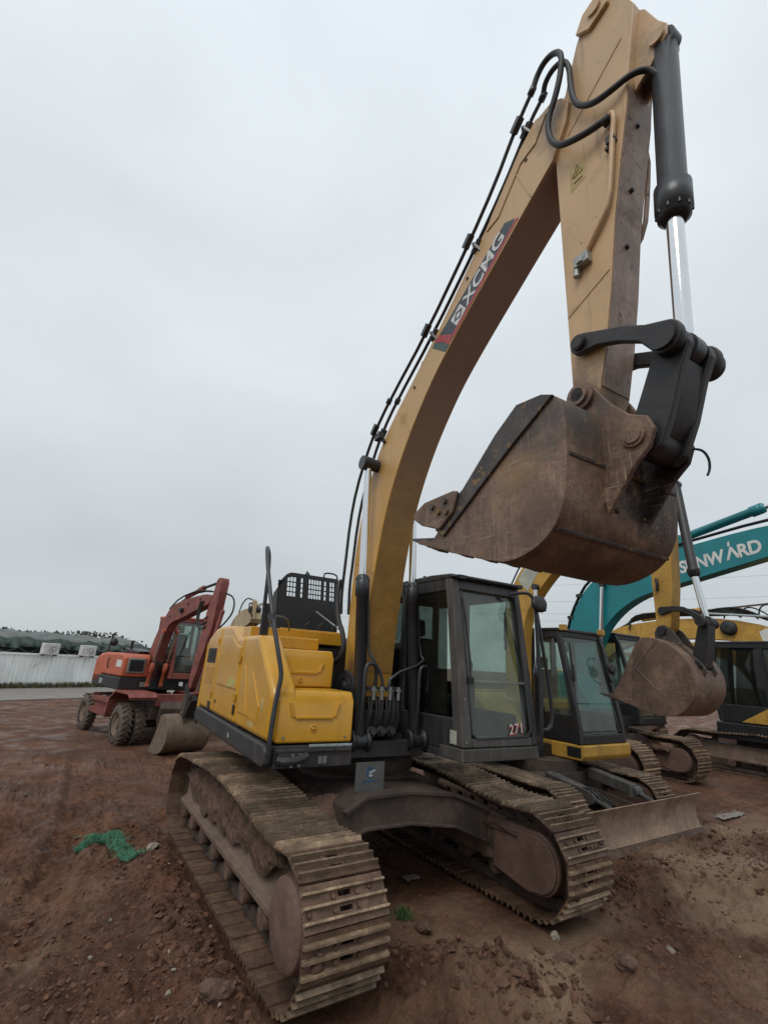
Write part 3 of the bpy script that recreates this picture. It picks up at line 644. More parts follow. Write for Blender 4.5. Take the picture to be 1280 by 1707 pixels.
b.add(vs, fs); UP(b, 'counterweight', YEL, .03, 3)
# --- stepped tool boxes
def tool_box(x0, x1, y0, y1, z0, z1, rx0, rx1, rz0, rz1, lock):
    """box whose front face carries a trapezoid recess"""
    ch = .07
    b = MB()
    b.prism([(y0, z0), (y1, z0), (y1, z1-ch-.01), (y1-.05, z1), (y0, z1)], x0, x1)
    o = UP(b, 'tool_box', YEL, .022, 4)
    t = MB(); y = y1+.002; s_ = .07; r_ = .018     # raised rim round the recess
    A = [(rx0, rz1), (rx1, rz1), (rx1+.055, rz0), (rx0-.055, rz0)]
    A = [(rx0, rz1), (rx0-s_, rz0), (rx1+s_, rz0), (rx1, rz1)]
    def qd(p, q_, w, h): t.hexa([(p[0], y-.003, p[1]), (q_[0], y-.003, q_[1]), (q_[0], y-.003, q_[1]-w), (p[0], y-.003, p[1]-w), (p[0], y+h, p[1]-w*.25), (q_[0], y+h, q_[1]-w*.25), (q_[0], y+h*.3, q_[1]-w), (p[0], y+h*.3, p[1]-w)])
    t.hexa([(rx0-s_-.02, y-.004, rz0-.032), (rx1+s_+.02, y-.004, rz0-.032), (rx1+s_+.02, y-.004, rz0+.002), (rx0-s_-.02, y-.004, rz0+.002), (rx0-s_, y+.012, rz0-.026), (rx1+s_, y+.012, rz0-.026), (rx1+s_, y+.014, rz0-.004), (rx0-s_, y+.014, rz0-.004)])
    for sgn, xa in ((1, rx0), (-1, rx1)):
        t.hexa([(xa-sgn*s_, y-.004, rz0-.006), (xa-sgn*(s_-.035), y-.004, rz0-.006), (xa+sgn*.0, y-.004, rz1), (xa-sgn*.035, y-.004, rz1), (xa-sgn*s_, y+.010, rz0-.006), (xa-sgn*(s_-.03), y+.014, rz0-.006), (xa-sgn*.004, y+.012, rz1), (xa-sgn*.03, y+.010, rz1)])
    UP(t, 'recess_rim', YEL, .004, parent=o)
    lx, lz = lock
    UP(MB().lathe((lx, y-.004, lz), (0, 1, 0), [(0, .036), (.006, .034), (.008, .026), (.002, .022), (.002, .014), (.014, .013), (.014, .004)], 18), 'lock', YEL, parent=o)
    return o
tool_box(.545, 1.285, .36, .955, 1.352, 1.785, 1.20, .69, 1.575, 1.69, (.94, 1.47))
tool_box(.56, 1.265, -.05, .455, 1.79, 2.155, 1.14, .67, 1.945, 2.03, (.92, 1.85))
UP(MB().box((.60, -.24, 2.16), (1.20, .10, 2.285)), 'step_box', YEL, .015, 3)
UP(MB().box((.12, -.56, 2.24), (1.30, -.24, 2.385)).box((.16, -.30, 2.385), (.95, -.27, 2.40)), 'hood_sill', YEL, .012, 3)
UP(MB().box((-.36, -.60, 1.35), (.535, -.10, 2.20)), 'bulkhead', BLK)
for x in (.25, .45, .62): UP(MB().tube([(x, -.33, 2.39), (x+.01, -.32, 2.45), (x-.05, -.30, 2.50)], .012, 6, smooth_path=1), 'stay', HOSE)
# open engine hood with punched slots
b = MB(); HY = -1.0
def hood_pt(x, z):
    if z > 3.1 and x > .58: z = z-.20*((x-.58)/.2)**2
    return (x, HY-.16*(z-2.4), z)
cols = [(-.13, .0), (.0, .0)]
xs = np.array([.70, .655, .64, .61, .60, .565, .555, .525, .44, .405, .395, .30, .265, .255, .225, .215, .185, .175, .145, .135, .105, .095, .065, .055, .02, -.02, -.035, -.065, -.075, -.105, -.13])
holes_x = [(.615, .65), (.57, .605), (.525, .56), (.42, .45), (.30, .33), (.26, .29), (.22, .25), (.18, .21), (.14, .17), (.06, .09), (-.03, .0), (-.07, -.04)]
holes_z = [(2.88, 2.935), (2.95, 3.005), (3.02, 3.075), (3.09, 3.155)]
X_ = sorted(set([-.13, .68, .72, .75, .78]+[v for h in holes_x for v in h])); Z_ = sorted(set([2.41, 3.22]+[v for h in holes_z for v in h]))
for i in range(len(X_)-1):
    for j in range(len(Z_)-1):
        xm = (X_[i]+X_[i+1])/2; zm = (Z_[j]+Z_[j+1])/2
        if any(a < xm < c for a, c in holes_x) and any(a < zm < c for a, c in holes_z): continue
        p = [hood_pt(X_[i], Z_[j]), hood_pt(X_[i+1], Z_[j]), hood_pt(X_[i+1], Z_[j+1]), hood_pt(X_[i], Z_[j+1])]
        b.hexa([p[0], p[1], (p[1][0], p[1][1]-.012, p[1][2]), (p[0][0], p[0][1]-.012, p[0][2]), p[3], p[2], (p[2][0], p[2][1]-.012, p[2][2]), (p[3][0], p[3][1]-.012, p[3][2])])
b.prism([(HY, 2.41), (HY-.30, 2.41), (HY-.32, 2.70), (HY-.24, 2.92), (HY-.10, 2.98)], .765, .785)
hood = UP(b, 'engine_hood', HOODM)
UP(MB().tube([hood_pt(.10, 3.22), hood_pt(.09, 3.29), hood_pt(-.10, 3.29), hood_pt(-.12, 3.22)], .012, 8, smooth_path=1), 'handle', HOSE, parent=hood)
UP(MB().tube([hood_pt(.38, 3.22), hood_pt(.37, 3.26), hood_pt(.33, 3.22)], .016, 8), 'latch', HOSE, parent=hood)
UP(MB().tube([(.08, -.33, 2.40), (.22, -1.0, 2.70)], .012, 6), 'stay', STEEL)
# grab rail along the steps
rail = [(1.34, .985, 1.27), (1.35, .99, 1.36), (1.335, .975, 1.64), (1.315, .965, 1.80), (1.30, .96, 1.92), (1.335, .92, 2.08), (1.39, .75, 2.45), (1.415, .48, 2.93), (1.40, .30, 3.16), (1.36, .17, 3.23), (1.31, .13, 3.12), (1.29, .10, 2.85), (1.28, .08, 2.60), (1.27, .06, 2.28)]
hr = UP(MB().tube(rail, .021, 10, smooth_path=2), 'handrail', CYLM)
UP(MB().tube([(1.385, .76, 2.42), (1.30, .68, 2.45), (1.05, .25, 2.46), (.92, -.05, 2.36)], .010, 6, smooth_path=1).cyl((1.385, .76, 2.38), (1.395, .74, 2.46), .036, n=12), 'mirror_arm', CYLM, parent=hr)
UP(MB().bar((1.24, .06, 2.25), (1.25, .09, 2.62), .075, .05), 'rail_post', BLK, parent=hr)

# --- boom
BT = [(3.50, 6.86), (3.40, 6.96), (3.22, 6.95), (3.02, 6.80), (2.62, 6.36), (2.0, 5.76), (1.46, 5.29), (1.06, 4.97), (.78, 4.72), (.58, 4.46), (.42, 4.16), (.29, 3.80), (.215, 3.45), (.18, 3.11), (.155, 2.49), (.15, 2.05), (.17, 1.80), (.25, 1.66)]
BB = [(.40, 1.64), (.51, 1.72), (.545, 1.97), (.575, 2.34), (.63, 2.66), (.685, 2.99), (.76, 3.32), (.87, 3.71), (1.05, 4.11), (1.27, 4.47), (1.48, 4.74), (1.71, 5.0), (1.95, 5.21), (2.27, 5.46), (2.70, 5.78), (3.0, 6.0), (3.36, 6.26), (3.52, 6.55), (3.56, 6.74)]
BB = BB[:2]+smooth_poly(BB[2:-2])+BB[-2:]; BT = BT[:3]+smooth_poly(BT[3:-2])+BT[-2:]
b = MB(); b.prism(BT+BB, -.105, .265)
# side plates stand proud of the top and bottom plates
for x0, x1 in ((.262, .28), (-.12, -.102)): b.prism([(y-.012*0, z) for y, z in BT]+BB, x0, x1)
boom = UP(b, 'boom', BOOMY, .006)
bs = BB[2:-2]; UP(MB().prism(bs+offset(bs, -.006)[::-1], -.104, .264), 'belly_plate', GRIME, parent=boom)
def ridge_plate(poly, x): return MB().prism(poly, x, x+.012)
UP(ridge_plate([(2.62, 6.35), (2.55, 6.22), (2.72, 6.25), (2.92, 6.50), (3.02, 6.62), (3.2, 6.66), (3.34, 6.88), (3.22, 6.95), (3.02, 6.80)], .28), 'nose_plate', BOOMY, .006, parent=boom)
UP(MB().cyl((-.20, .34, 1.80), (.36, .34, 1.80), .10, n=24).cyl((-.24, .34, 1.80), (.40, .34, 1.80), .06, n=20), 'foot_pin', CYLM, parent=boom)
UP(MB().cyl((-.30, .615, 4.34), (.47, .615, 4.34), .075, n=24).cyl((.36, .615, 4.34), (.50, .615, 4.34), .085, n=24, mi=0), 'cylinder_pin', CYLM, .006, parent=boom)
UP(MB().cyl((-.07, 3.52, 6.74), (.23, 3.52, 6.74), .06, n=24), 'nose_pin', LINKM, parent=boom)
for x0 in (.30, -.175): UP(MB().prism([(.17, 1.62), (.60, 1.34), (.60, 1.60), (.46, 1.92), (.28, 1.98), (.12, 1.90), (.0, 1.34)], x0, x0+.035), 'boom_bracket', DECK, .008)
P1 = [(3.23, 7.25), (3.11, 7.13), (2.99, 6.99), (2.74, 6.64), (2.36, 6.24), (1.65, 5.6), (.90, 5.08), (.60, 4.81), (.40, 4.53), (.20, 4.14), (.10, 3.74), (.06, 3.17), (.03, 2.85), (.06, 2.60)]
P2 = [(3.28, 7.17), (3.15, 7.07), (3.03, 6.93), (2.76, 6.60), (2.38, 6.23), (1.67, 5.61), (.95, 5.09), (.66, 4.82), (.46, 4.53), (.26, 4.10), (.15, 3.70), (.10, 3.18), (.07, 2.95), (.1, 2.6)]
UP(MB().tube([(.34, y, z) for y, z in P1], .019, 8, smooth_path=1), 'pipe', CYLM, parent=boom)
UP(MB().tube([(.26, y, z) for y, z in P2], .019, 8, smooth_path=1), 'pipe', CYLM, parent=boom)
for (y, z, s_) in ((3.06, 7.02, .06), (2.36, 6.23, .05), (1.66, 5.60, .05), (.62, 4.81, .04)):
    UP(MB().bar((.36, y-.05, z-.05), (.36, y+.05, z+.05), .06, .06, upv=(1, 0, 0)).bar((.27, y-.05+.04, z-.05-.05), (.27, y+.05+.04, z+.05-.05), .07, .06, upv=(1, 0, 0)).bar((.31, y+.02, z-.02), (.25, y+.09, z-.16), .05, .03), 'pipe_clamp', CYLM, .005, parent=boom)
for (x, y, z) in ((.34, 3.245, 7.27), (.26, 3.30, 7.19), (.34, .905, 5.09), (.26, .97, 5.09)):
    UP(MB().lathe((x, y-.03, z-.03), (0, .7, .7), [(0, .024), (0, .034), (.07, .034), (.07, .024)], 6), 'fitting', CYLM, parent=boom)
HA = [(3.26, 7.29), (3.30, 7.37), (3.38, 7.44), (3.48, 7.42), (3.56, 7.32), (3.575, 7.19), (3.54, 7.0), (3.47, 6.82), (3.40, 6.70), (3.38, 6.54), (3.42, 6.35), (3.50, 6.22), (3.63, 6.13), (3.75, 6.09), (3.87, 6.09)]
HB = [(3.31, 7.20), (3.36, 7.25), (3.46, 7.28), (3.57, 7.22), (3.62, 7.05), (3.61, 6.84), (3.63, 6.60), (3.69, 6.46), (3.79, 6.35), (3.93, 6.29), (4.07, 6.33), (4.15, 6.34), (4.20, 6.22)]
UP(MB().tube([(.34, y, z) for y, z in HA[:-2]]+[(.32, 3.75, 6.09), (.29, 3.87, 6.09)], .026, 10, smooth_path=2), 'hose', HOSE)
UP(MB().tube([(.27, *HB[0]), (.30, *HB[1])]+[(.31, y, z) for y, z in HB[2:-3]]+[(.26, *HB[-3]), (.18, *HB[-2]), (.14, *HB[-1])], .024, 10, smooth_path=2), 'hose', HOSE)
# work lamp on the boom
UP(MB().cyl((.30, .70, 4.66), (.30, .78, 4.60), .02, n=10).box((.29, .62, 4.66), (.36, .74, 4.74)), 'work_lamp', CYLM, .008, parent=boom)
# maker's sticker on the boom
d_ = Vector((0, 2.86-1.80, 6.06-5.245)).normalized(); n_ = Vector((0, -d_.z, d_.y)); o_ = Vector((.2815, 1.94, 5.215))
def dq(a0, a1, h0, h1, x=.282, t=.002, sk=.0): 
    return [(o_+d_*a+n_*h).yz for a, h in ((a0-sk*0, h0), (a1, h0), (a1, h1), (a0, h1))]
LEN = 1.28
dec = UP(MB().prism([(o_+d_*a+n_*h).yz[:] for a, h in ((.06, .012), (LEN-.06, .012), (LEN, .06), (LEN-.06, .19), (-.05, .30), (-.02, .13))], .2805, .2825), 'sticker', DBLUE, parent=boom)
UP(MB().prism([(o_+d_*a+n_*h).yz[:] for a, h in ((.13, .006), (LEN+.01, .006), (LEN+.01, .035), (.13, .050))], .2822, .2838), 'sticker', REDS, parent=boom)
UP(MB().prism([(o_+d_*a+n_*h).yz[:] for a, h in ((.05, .006), (.15, .045), (.05, .30), (-.04, .30), (.03, .15))], .2822, .2838), 'sticker', REDS, parent=boom)
UP(MB().prism([(o_+d_*a+n_*h).yz[:] for a, h in ((-.03, .006), (.05, .006), (.02, .15), (-.045, .30), (-.10, .30))], .2822, .2838), 'sticker', TEALS, parent=boom)
ex = d_; ey = Vector((0, n_.y, n_.z))
tm = text_mesh('XCMG', .25, bold=.005, ext=.001, shear=.15)
w_ = max(v.co.x for v in tm.vertices); sx = .70/w_
for v in tm.vertices: v.co.x *= sx
place_mesh(tm, o_+d_*.44+n_*.058+Vector((.003, 0, 0)), ex, ey*.86); link('lettering', tm, WHITE, boom)
q0 = .24
lg = MB(); P_ = lambda a, h: (o_+d_*(q0+a)+n_*(.065+h)).yz[:]
lg.prism([P_(0, -.01), P_(.185, -.01), P_(.185, .15), P_(0, .15)], .2822, .2842)
UP(lg, 'emblem', WHITE, parent=boom)
lg = MB(); O4 = [(.092, .005), (.172, .07), (.092, .135), (.012, .07)]; I4 = [(.092, .032), (.137, .07), (.092, .108), (.047, .07)]
for i in range(4):
    lg.prism([P_(*O4[i]), P_(*O4[(i+1) % 4]), P_(*I4[(i+1) % 4]), P_(*I4[i])], .2842, .2856)
UP(lg, 'emblem', DBLUE, parent=boom)

# --- stick
ST = [(3.365, 4.02), (3.365, 5.4), (3.365, 6.40), (3.45, 6.72), (3.55, 7.05), (3.66, 7.36), (3.74, 7.50), (3.88, 7.56), (3.99, 7.46), (4.10, 7.25), (4.155, 7.05), (4.02, 6.30), (3.99, 6.1), (3.90, 5.67), (3.81, 5.22), (3.73, 4.68), (3.66, 4.30), (3.58, 3.93), (3.53, 3.80), (3.44, 3.78), (3.385, 3.86)]
b = MB(); b.prism(ST, -.067, .227)
for x0, x1 in ((.225, .24), (-.08, -.065)): b.prism(ST, x0, x1)
stick = UP(b, 'stick', STICKY, .005)
fs2 = ST[11:18]; UP(MB().prism(fs2+offset(fs2, .006)[::-1], -.066, .226), 'face_plate', GRIMES, parent=stick)
LUG = [(4.03, 6.28), (4.17, 6.38), (4.30, 6.52), (4.31, 6.62), (4.26, 6.74), (4.19, 7.0), (4.12, 7.1), (4.05, 7.0)]
UP(MB().prism(LUG, .14, .165).prism(LUG, -.005, .02).cyl((-.03, 4.235, 6.56), (.19, 4.235, 6.56), .055, n=20), 'cylinder_lug', STICKY, .006, parent=stick)
UP(MB().prism([(3.80, 7.30), (3.98, 7.36), (4.0, 7.50), (3.90, 7.60), (3.76, 7.56), (3.68, 7.42)], .24, .275).prism([(3.80, 7.30), (3.98, 7.36), (4.0, 7.50), (3.90, 7.60), (3.76, 7.56), (3.68, 7.42)], -.115, -.08).cyl((-.13, 3.87, 7.45), (.295, 3.87, 7.45), .06, n=20), 'pin_boss', STICKY, .006, parent=stick)
UP(MB().bar((.2405, 4.03, 6.83), (.2405, 3.50, 6.41), .004, .010, upv=(1, 0, 0)), 'weld_seam', STICKY, parent=stick)
UP(MB().bar((.2405, 3.37, 4.62), (.2405, 3.73, 4.79), .004, .010, upv=(1, 0, 0)), 'weld_seam', STICKY, parent=stick)
UP(MB().tube([(.285, 3.87, 6.10), (.285, 3.915, 6.12), (.275, 3.91, 6.02), (.27, 3.885, 5.93), (.27, 3.85, 5.66), (.27, 3.80, 5.34), (.27, 3.72, 5.22), (.265, 3.60, 5.09), (.26, 3.55, 5.03)], .021, 10, smooth_path=1), 'pipe', STICKY, parent=stick)
UP(MB().lathe((.285, 3.83, 6.08), (0, 1, .15), [(0, .025), (0, .038), (.06, .038), (.06, .025)], 8), 'fitting', HOSE, parent=stick)
UP(MB().box((.24, 3.83, 5.86), (.285, 3.90, 5.93)).cyl((.24, 3.83, 5.83), (.28, 3.83, 5.83), .018, n=8), 'pipe_clamp', LINKM, .004, parent=stick)
UP(MB().box((.24, 3.49, 4.96), (.30, 3.61, 5.05)).cyl((.27, 3.50, 4.98), (.27, 3.49, 4.90), .025, n=8).box((.30, 3.52, 4.97), (.315, 3.57, 5.02)), 'valve_block', STEEL, .005, parent=stick)
UP(MB().prism([(3.49, 6.03), (3.63, 6.01), (3.62, 5.80), (3.48, 5.77)], .240, .2415), 'sticker', WARN, parent=stick)
t_ = MB()
for p_, q_ in (((3.51, 5.90), (3.56, 6.0)), ((3.56, 6.0), (3.605, 5.90)), ((3.605, 5.90), (3.51, 5.90)), ((3.52, 5.84), (3.60, 5.84)), ((3.54, 5.92), (3.575, 5.95))):
    t_.bar((.2421, *p_), (.2421, *q_), .0012, .008, upv=(1, 0, 0))
UP(t_, 'sticker_print', BLK, parent=stick)
UP(MB().tube([(-.10, 3.88, 6.06), (-.12, 3.93, 5.98), (-.12, 3.88, 5.60), (-.12, 3.82, 5.28), (-.09, 3.70, 5.10)], .019, 8, smooth_path=1), 'pipe', GRIMES, parent=stick)
for y, z in ((3.885, 5.48), (3.80, 5.02), (3.99, 6.02)): UP(MB().cyl((.10, y-.02, z), (.10, y+.008, z), .018, n=6), 'bolt', LINKM, parent=stick)
# --- cylinders
hydraulic(ME, (.08, 4.235, 6.56), (.08, 4.11, 4.98), (.08, 4.045, 3.98), .090, .052, 'bucket_cylinder', SW, 1.27, eye=.05, glen=.27)
for x in (.41, -.25):
    c_ = hydraulic(ME, (x, .84, 1.34), (x, .675, 2.98), (x, .615, 4.34), .063, .043, 'boom_cylinder', SW, 1.22, eye=.06, glen=.24)
    sg = 1 if x > 0 else 1
    MB().tube([(x-.075, .66, 2.92), (x-.085, .68, 2.75), (x-.085, .75, 2.2), (x-.11, .83, 2.10), (.20 if x > 0 else .10, .86, 1.95), (.18 if x > 0 else .12, .87, 1.80)], .016, 8, smooth_path=1).obj('pipe', CYLM, c_)
    MB().tube([(x+.015, .86, 1.40), (x+.01, .90, 1.7), (x+.01, .90, 2.0), (x-.02, .90, 2.06), (x-.10, .89, 2.06), (x-.14, .87, 2.0), (x-.14, .85, 1.80)], .020, 8, smooth_path=1).obj('pipe', CYLM, c_)
    MB().lathe((x-.10, .84, 1.34), (1, 0, 0), [(0, .05), (0, .10), (.03, .10), (.03, .06), (.17, .06), (.17, .10), (.20, .10), (.20, .05)], 20).obj('cylinder_eye', LINKM, c_)
hydraulic(ME, (.08, 1.38, 5.42), (.08, 2.85, 6.66), (.08, 3.87, 7.45), .075, .05, 'arm_cylinder', SW, 1.2, eye=.05)
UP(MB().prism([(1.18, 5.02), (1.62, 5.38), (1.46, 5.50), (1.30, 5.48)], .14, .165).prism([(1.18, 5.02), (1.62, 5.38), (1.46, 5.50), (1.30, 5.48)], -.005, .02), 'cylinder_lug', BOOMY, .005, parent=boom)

# --- bucket linkage
def dog(p, q_, r0, r1, w, n=12, bow=0.):
    p = Vector(p); q_ = Vector(q_); a = math.atan2(q_.y-p.y, q_.x-p.x); L = []
    for i in range(n+1): t = a+math.pi/2+math.pi*i/n; L.append((p.x+r0*math.cos(t), p.y+r0*math.sin(t)))
    nn = Vector((-(q_-p).y, (q_-p).x)).normalized()
    for t in (.25, .5, .75): c = p.lerp(q_, t)+nn*(bow*4*t*(1-t)-w/2); L.append((c.x, c.y))
    for i in range(n+1): t = a-math.pi/2+math.pi*i/n; L.append((q_.x+r1*math.cos(t), q_.y+r1*math.sin(t)))
    for t in (.75, .5, .25): c = p.lerp(q_, t)+nn*(bow*4*t*(1-t)+w/2); L.append((c.x, c.y))
    return L
for x0, x1 in ((.262, .318), (-.158, -.102)):
    lk = UP(MB().prism(dog((3.50, 4.28), (4.045, 3.985), .078, .105, .105, bow=.045), x0, x1), 'link', LINKM, .012, 3)
UP(MB().cyl((-.18, 3.50, 4.28), (.345, 3.50, 4.28), .055, n=20).cyl((.318, 3.5, 4.28), (.352, 3.5, 4.28), .045, n=16), 'link_pin', LINKM, .006)
b = MB()
hl = [(4.12, 4.03), (4.145, 3.94), (4.08, 3.80), (4.00, 3.56), (3.91, 3.36), (3.83, 3.32), (3.74, 3.36), (3.71, 3.46), (3.75, 3.56), (3.84, 3.76), (3.91, 3.92), (3.95, 4.03), (4.04, 4.065)]
b.prism(hl, .17, .235).prism(hl, -.075, -.01).prism([(3.93, 3.96), (4.09, 3.88), (4.0, 3.56), (3.90, 3.44), (3.79, 3.54)], -.02, .18)
b.cyl((-.09, 3.80, 3.44), (.25, 3.80, 3.44), .105, n=24)
UP(b, 'bucket_link', LINKM, .015, 3)
b = MB()
for x0, x1, r_ in ((.318, .345, .085), (.235, .262, .10), (.17, .235, .10), (-.075, -.01, .10), (-.102, -.075, .10), (-.20, -.158, .10), (-.23, -.20, .085)): b.cyl((x0, 4.045, 3.975), (x1, 4.045, 3.975), r_*.92, n=24)
b.cyl((-.22, 4.045, 3.975), (.34, 4.045, 3.975), .07, n=20)
UP(b, 'link_pin', LINKM, .006)
# --- bucket
BX0, BX1 = -.50, .66
WR = [(2.20, 2.985), (2.60, 2.86), (3.04, 2.728), (3.17, 2.728), (3.28, 2.752), (3.39, 2.80), (3.47, 2.862), (3.525, 2.94), (3.562, 3.03), (3.588, 3.20), (3.60, 3.40), (3.60, 3.56), (3.575, 3.68), (3.50, 3.745), (3.38, 3.77)]
WR = smooth_poly(WR, 1)
b = MB(); IN = offset(WR, .028)
b.prism(WR+IN[::-1], BX0+.02, BX1-.02)
bucket = UP(b, 'bucket', BUCKM, .004)
SIDE = [(3.30, 3.775), (3.24, 3.77), (3.05, 3.635), (2.70, 3.325), (2.58, 3.265), (2.38, 3.085), (2.24, 2.978)]+WR[1:-1]
for x0, x1 in ((BX1-.03, BX1+.002), (BX0-.002, BX0+.03)): UP(MB().prism(SIDE, x0, x1), 'side_plate', BUCKM, .006, parent=bucket)
STRIP = [(3.55, 3.70), (3.47, 3.755), (3.24, 3.785), (3.035, 3.645), (2.685, 3.335), (2.56, 3.275), (2.36, 3.085), (2.47, 3.02), (3.0, 3.38)]
STRIP = [(3.54, 3.715), (3.45, 3.76), (3.24, 3.785), (3.035, 3.645), (2.685, 3.335), (2.56, 3.275), (2.36, 3.085), (2.46, 3.015), (2.80, 3.245), (3.18, 3.50)]
for x0, x1 in ((BX1, BX1+.024), (BX0-.024, BX0)): UP(MB().prism(STRIP, x0, x1), 'edge_plate', BUCKD, .006, parent=bucket)
CUT = [(2.66, 3.325), (2.60, 3.345), (2.24, 3.345), (2.10, 3.29), (2.08, 3.235), (2.20, 3.155), (2.44, 3.07), (2.60, 3.17)]
for x0, x1 in ((BX1+.024, BX1+.05), (BX0-.05, BX0-.024)):
    sc_ = UP(MB().prism(CUT, x0, x1), 'side_cutter', BUCKM, .012, parent=bucket)
    for y, z in ((2.52, 3.28), (2.44, 3.21), (2.54, 3.19), (2.36, 3.27)):
        xx = x1 if x0 > 0 else x0-.02
        UP(MB().cyl((xx-.004, y, z), (xx+.022, y, z), .026, n=8), 'bolt', BUCKD, .003, parent=bucket)
UP(MB().prism([(2.50, 2.90), (2.12, 3.02), (2.10, 3.04), (2.18, 3.05), (2.50, 2.93)], BX0-.01, BX1+.01), 'cutting_edge', BUCKM, .004, parent=bucket)
for i in range(5):
    x = BX0+.055+(BX1-BX0-.11)*i/4
    UP(MB().hexa([(x-.05, 2.38, 2.915), (x+.05, 2.38, 2.915), (x+.05, 2.38, 3.03), (x-.05, 2.38, 3.03), (x-.035, 1.97, 3.085), (x+.035, 1.97, 3.085), (x+.035, 1.97, 3.105), (x-.035, 1.97, 3.105)][::1]), 'tooth', BUCKD, .01, parent=bucket)
EAR = [(3.40, 3.74), (3.385, 3.86), (3.41, 3.945), (3.48, 3.975), (3.55, 3.94), (3.60, 3.84), (3.66, 3.74), (3.78, 3.60), (3.89, 3.54), (3.92, 3.45), (3.88, 3.35), (3.78, 3.26), (3.66, 3.10), (3.585, 3.0), (3.55, 3.2), (3.5, 3.5)]
for x0, x1 in ((.262, .302), (-.142, -.102)):
    UP(MB().prism(EAR, x0, x1), 'ear', BUCKM, .010, 3, parent=bucket)
UP(MB().cyl((.302, 3.475, 3.865), (.335, 3.475, 3.865), .10, n=26).cyl((.335, 3.475, 3.865), (.36, 3.475, 3.865), .072, n=22), 'ear_boss', BUCKM, .008, parent=bucket)
UP(MB().cyl((.302, 3.80, 3.44), (.322, 3.80, 3.44), .072, n=22).cyl((.322, 3.80, 3.44), (.334, 3.80, 3.44), .052, n=22), 'ear_boss', BUCKM, .006, parent=bucket)
UP(MB().cyl((-.16, 3.475, 3.865), (.36, 3.475, 3.865), .05, n=18), 'bucket_pin', LINKM, parent=bucket)
UP(MB().cyl((-.16, 3.80, 3.44), (.32, 3.80, 3.44), .045, n=18), 'bucket_pin', LINKM, parent=bucket)
for (a, c) in (((3.478, 2.858), (3.528, 2.94)), ((3.592, 3.30), (3.602, 3.345))):
    t = (Vector(c)-Vector(a)).normalized(); nn = Vector((t.y, -t.x))*.010; m_ = (Vector(a)+Vector(c))/2
    UP(MB().prism([(a[0], a[1]), (a[0]+nn.x, a[1]+nn.y), (a[0]+nn.x+t.x*.022, a[1]+nn.y+t.y*.022), (a[0]+t.x*.022, a[1]+t.y*.022)], BX0+.02, BX1-.02), 'wear_bar', BUCKD, .003, parent=bucket)
for x in (.18, -.12): UP(MB().lathe((x, 3.562, 3.06), (0, 1, -.25), [(0, .02), (.02, .018), (.022, .006)], 10), 'plug', BUCKD, parent=bucket)
UP(MB().tube([(-.06, 3.90, 3.42), (-.14, 3.95, 3.43), (-.17, 3.97, 3.37), (-.18, 3.96, 3.30), (-.16, 3.95, 3.26)], .008, 6, smooth_path=2), 'grease_hose', HOSE, parent=bucket)

# --- cab
def bar3(b, pts, w, h=None, mi=0):
    for i in range(len(pts)-1): b.bar(pts[i], pts[i+1], w, h, mi=mi)
CL, CR = -1.372, -.363
FR = [(1.475, 1.225), (1.475, 1.37), (1.40, 1.97), (1.325, 2.52), (1.255, 2.98)]
b = MB()
b.box((CL, -.36, 1.226), (CR, 1.10, 1.30))
b.prism([(-.36, 1.30), (1.10, 1.30), (1.30, 1.35), (1.36, 1.50), (1.30, 1.60), (.30, 1.58), (-.36, 1.75)], CR-.035, CR)   # lower side panel
b.prism([(-.36, 1.30), (1.30, 1.35), (1.30, 1.50), (-.36, 1.50)], CL, CL+.035)
for x0, x1 in ((CR-.06, CR), (CL, CL+.06)):
    b.prism([(-.36, 1.30), (-.26, 1.30), (-.26, 2.98), (-.36, 2.98)], x0, x1)
    b.prism([(.30, 1.5), (.40, 1.5), (.40, 2.98), (.30, 2.98)], x0, x1)
    b.prism([(-.36, 2.86), (1.18, 2.86), (1.16, 3.0), (-.36, 3.0)], x0, x1)
b.box((CL+.05, -.36, 1.5), (CR-.05, -.32, 2.0)); b.box((CL+.05, -.36, 2.88), (CR-.05, -.32, 2.98))
b.prism([(1.255, 2.99), (1.27, 2.88), (1.18, 2.88), (1.15, 2.99)], CL+.06, CR-.1)
cab = UP(b, 'cab', CABM, .014, 3)
UP(MB().prism([(1.11, 1.226), (1.475, 1.226), (1.475, 1.345), (1.11, 1.345)], CL-.002, CR+.003), 'sill', DUST, .014, 3, parent=cab)
UP(MB().prism([(1.30, 1.352), (1.472, 1.352), (1.462, 1.43), (1.30, 1.43)], CL+.08, CR-.12), 'ledge', DUST, .012, 3, parent=cab)
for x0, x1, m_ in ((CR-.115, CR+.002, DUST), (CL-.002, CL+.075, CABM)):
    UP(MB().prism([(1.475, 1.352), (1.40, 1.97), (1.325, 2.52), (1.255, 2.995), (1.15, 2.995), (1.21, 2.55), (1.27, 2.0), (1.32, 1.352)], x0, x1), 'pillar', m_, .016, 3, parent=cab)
UP(MB().prism([(-.40, 2.985), (1.25, 2.985), (1.285, 3.005), (1.27, 3.04), (.9, 3.062), (-.36, 3.05)], CL-.005, CR+.008), 'roof', CABM, .02, 3, parent=cab)
UP(MB().tube([(CL+.05, 1.31, 3.01), (CR-.1, 1.31, 3.01)], .022, 8).box((CR-.16, 1.27, 2.985), (CR-.06, 1.33, 3.03)).box((CL+.0, 1.27, 2.985), (CL+.09, 1.33, 3.03)), 'visor_bar', BLK, .006, parent=cab)
UP(MB().cyl((CR-.15, .55, 3.05), (CR-.15, .55, 3.115), .018, n=10), 'antenna', BLK, parent=cab)
def pane(poly4, t=.006, m_=GLS, name='window', parent=cab):
    p = [Vector(v) for v in poly4]; n_ = (p[1]-p[0]).cross(p[2]-p[0]).normalized()*t
    return UP(MB().hexa([*p, *[v+n_ for v in p]]), name, m_, parent=parent)
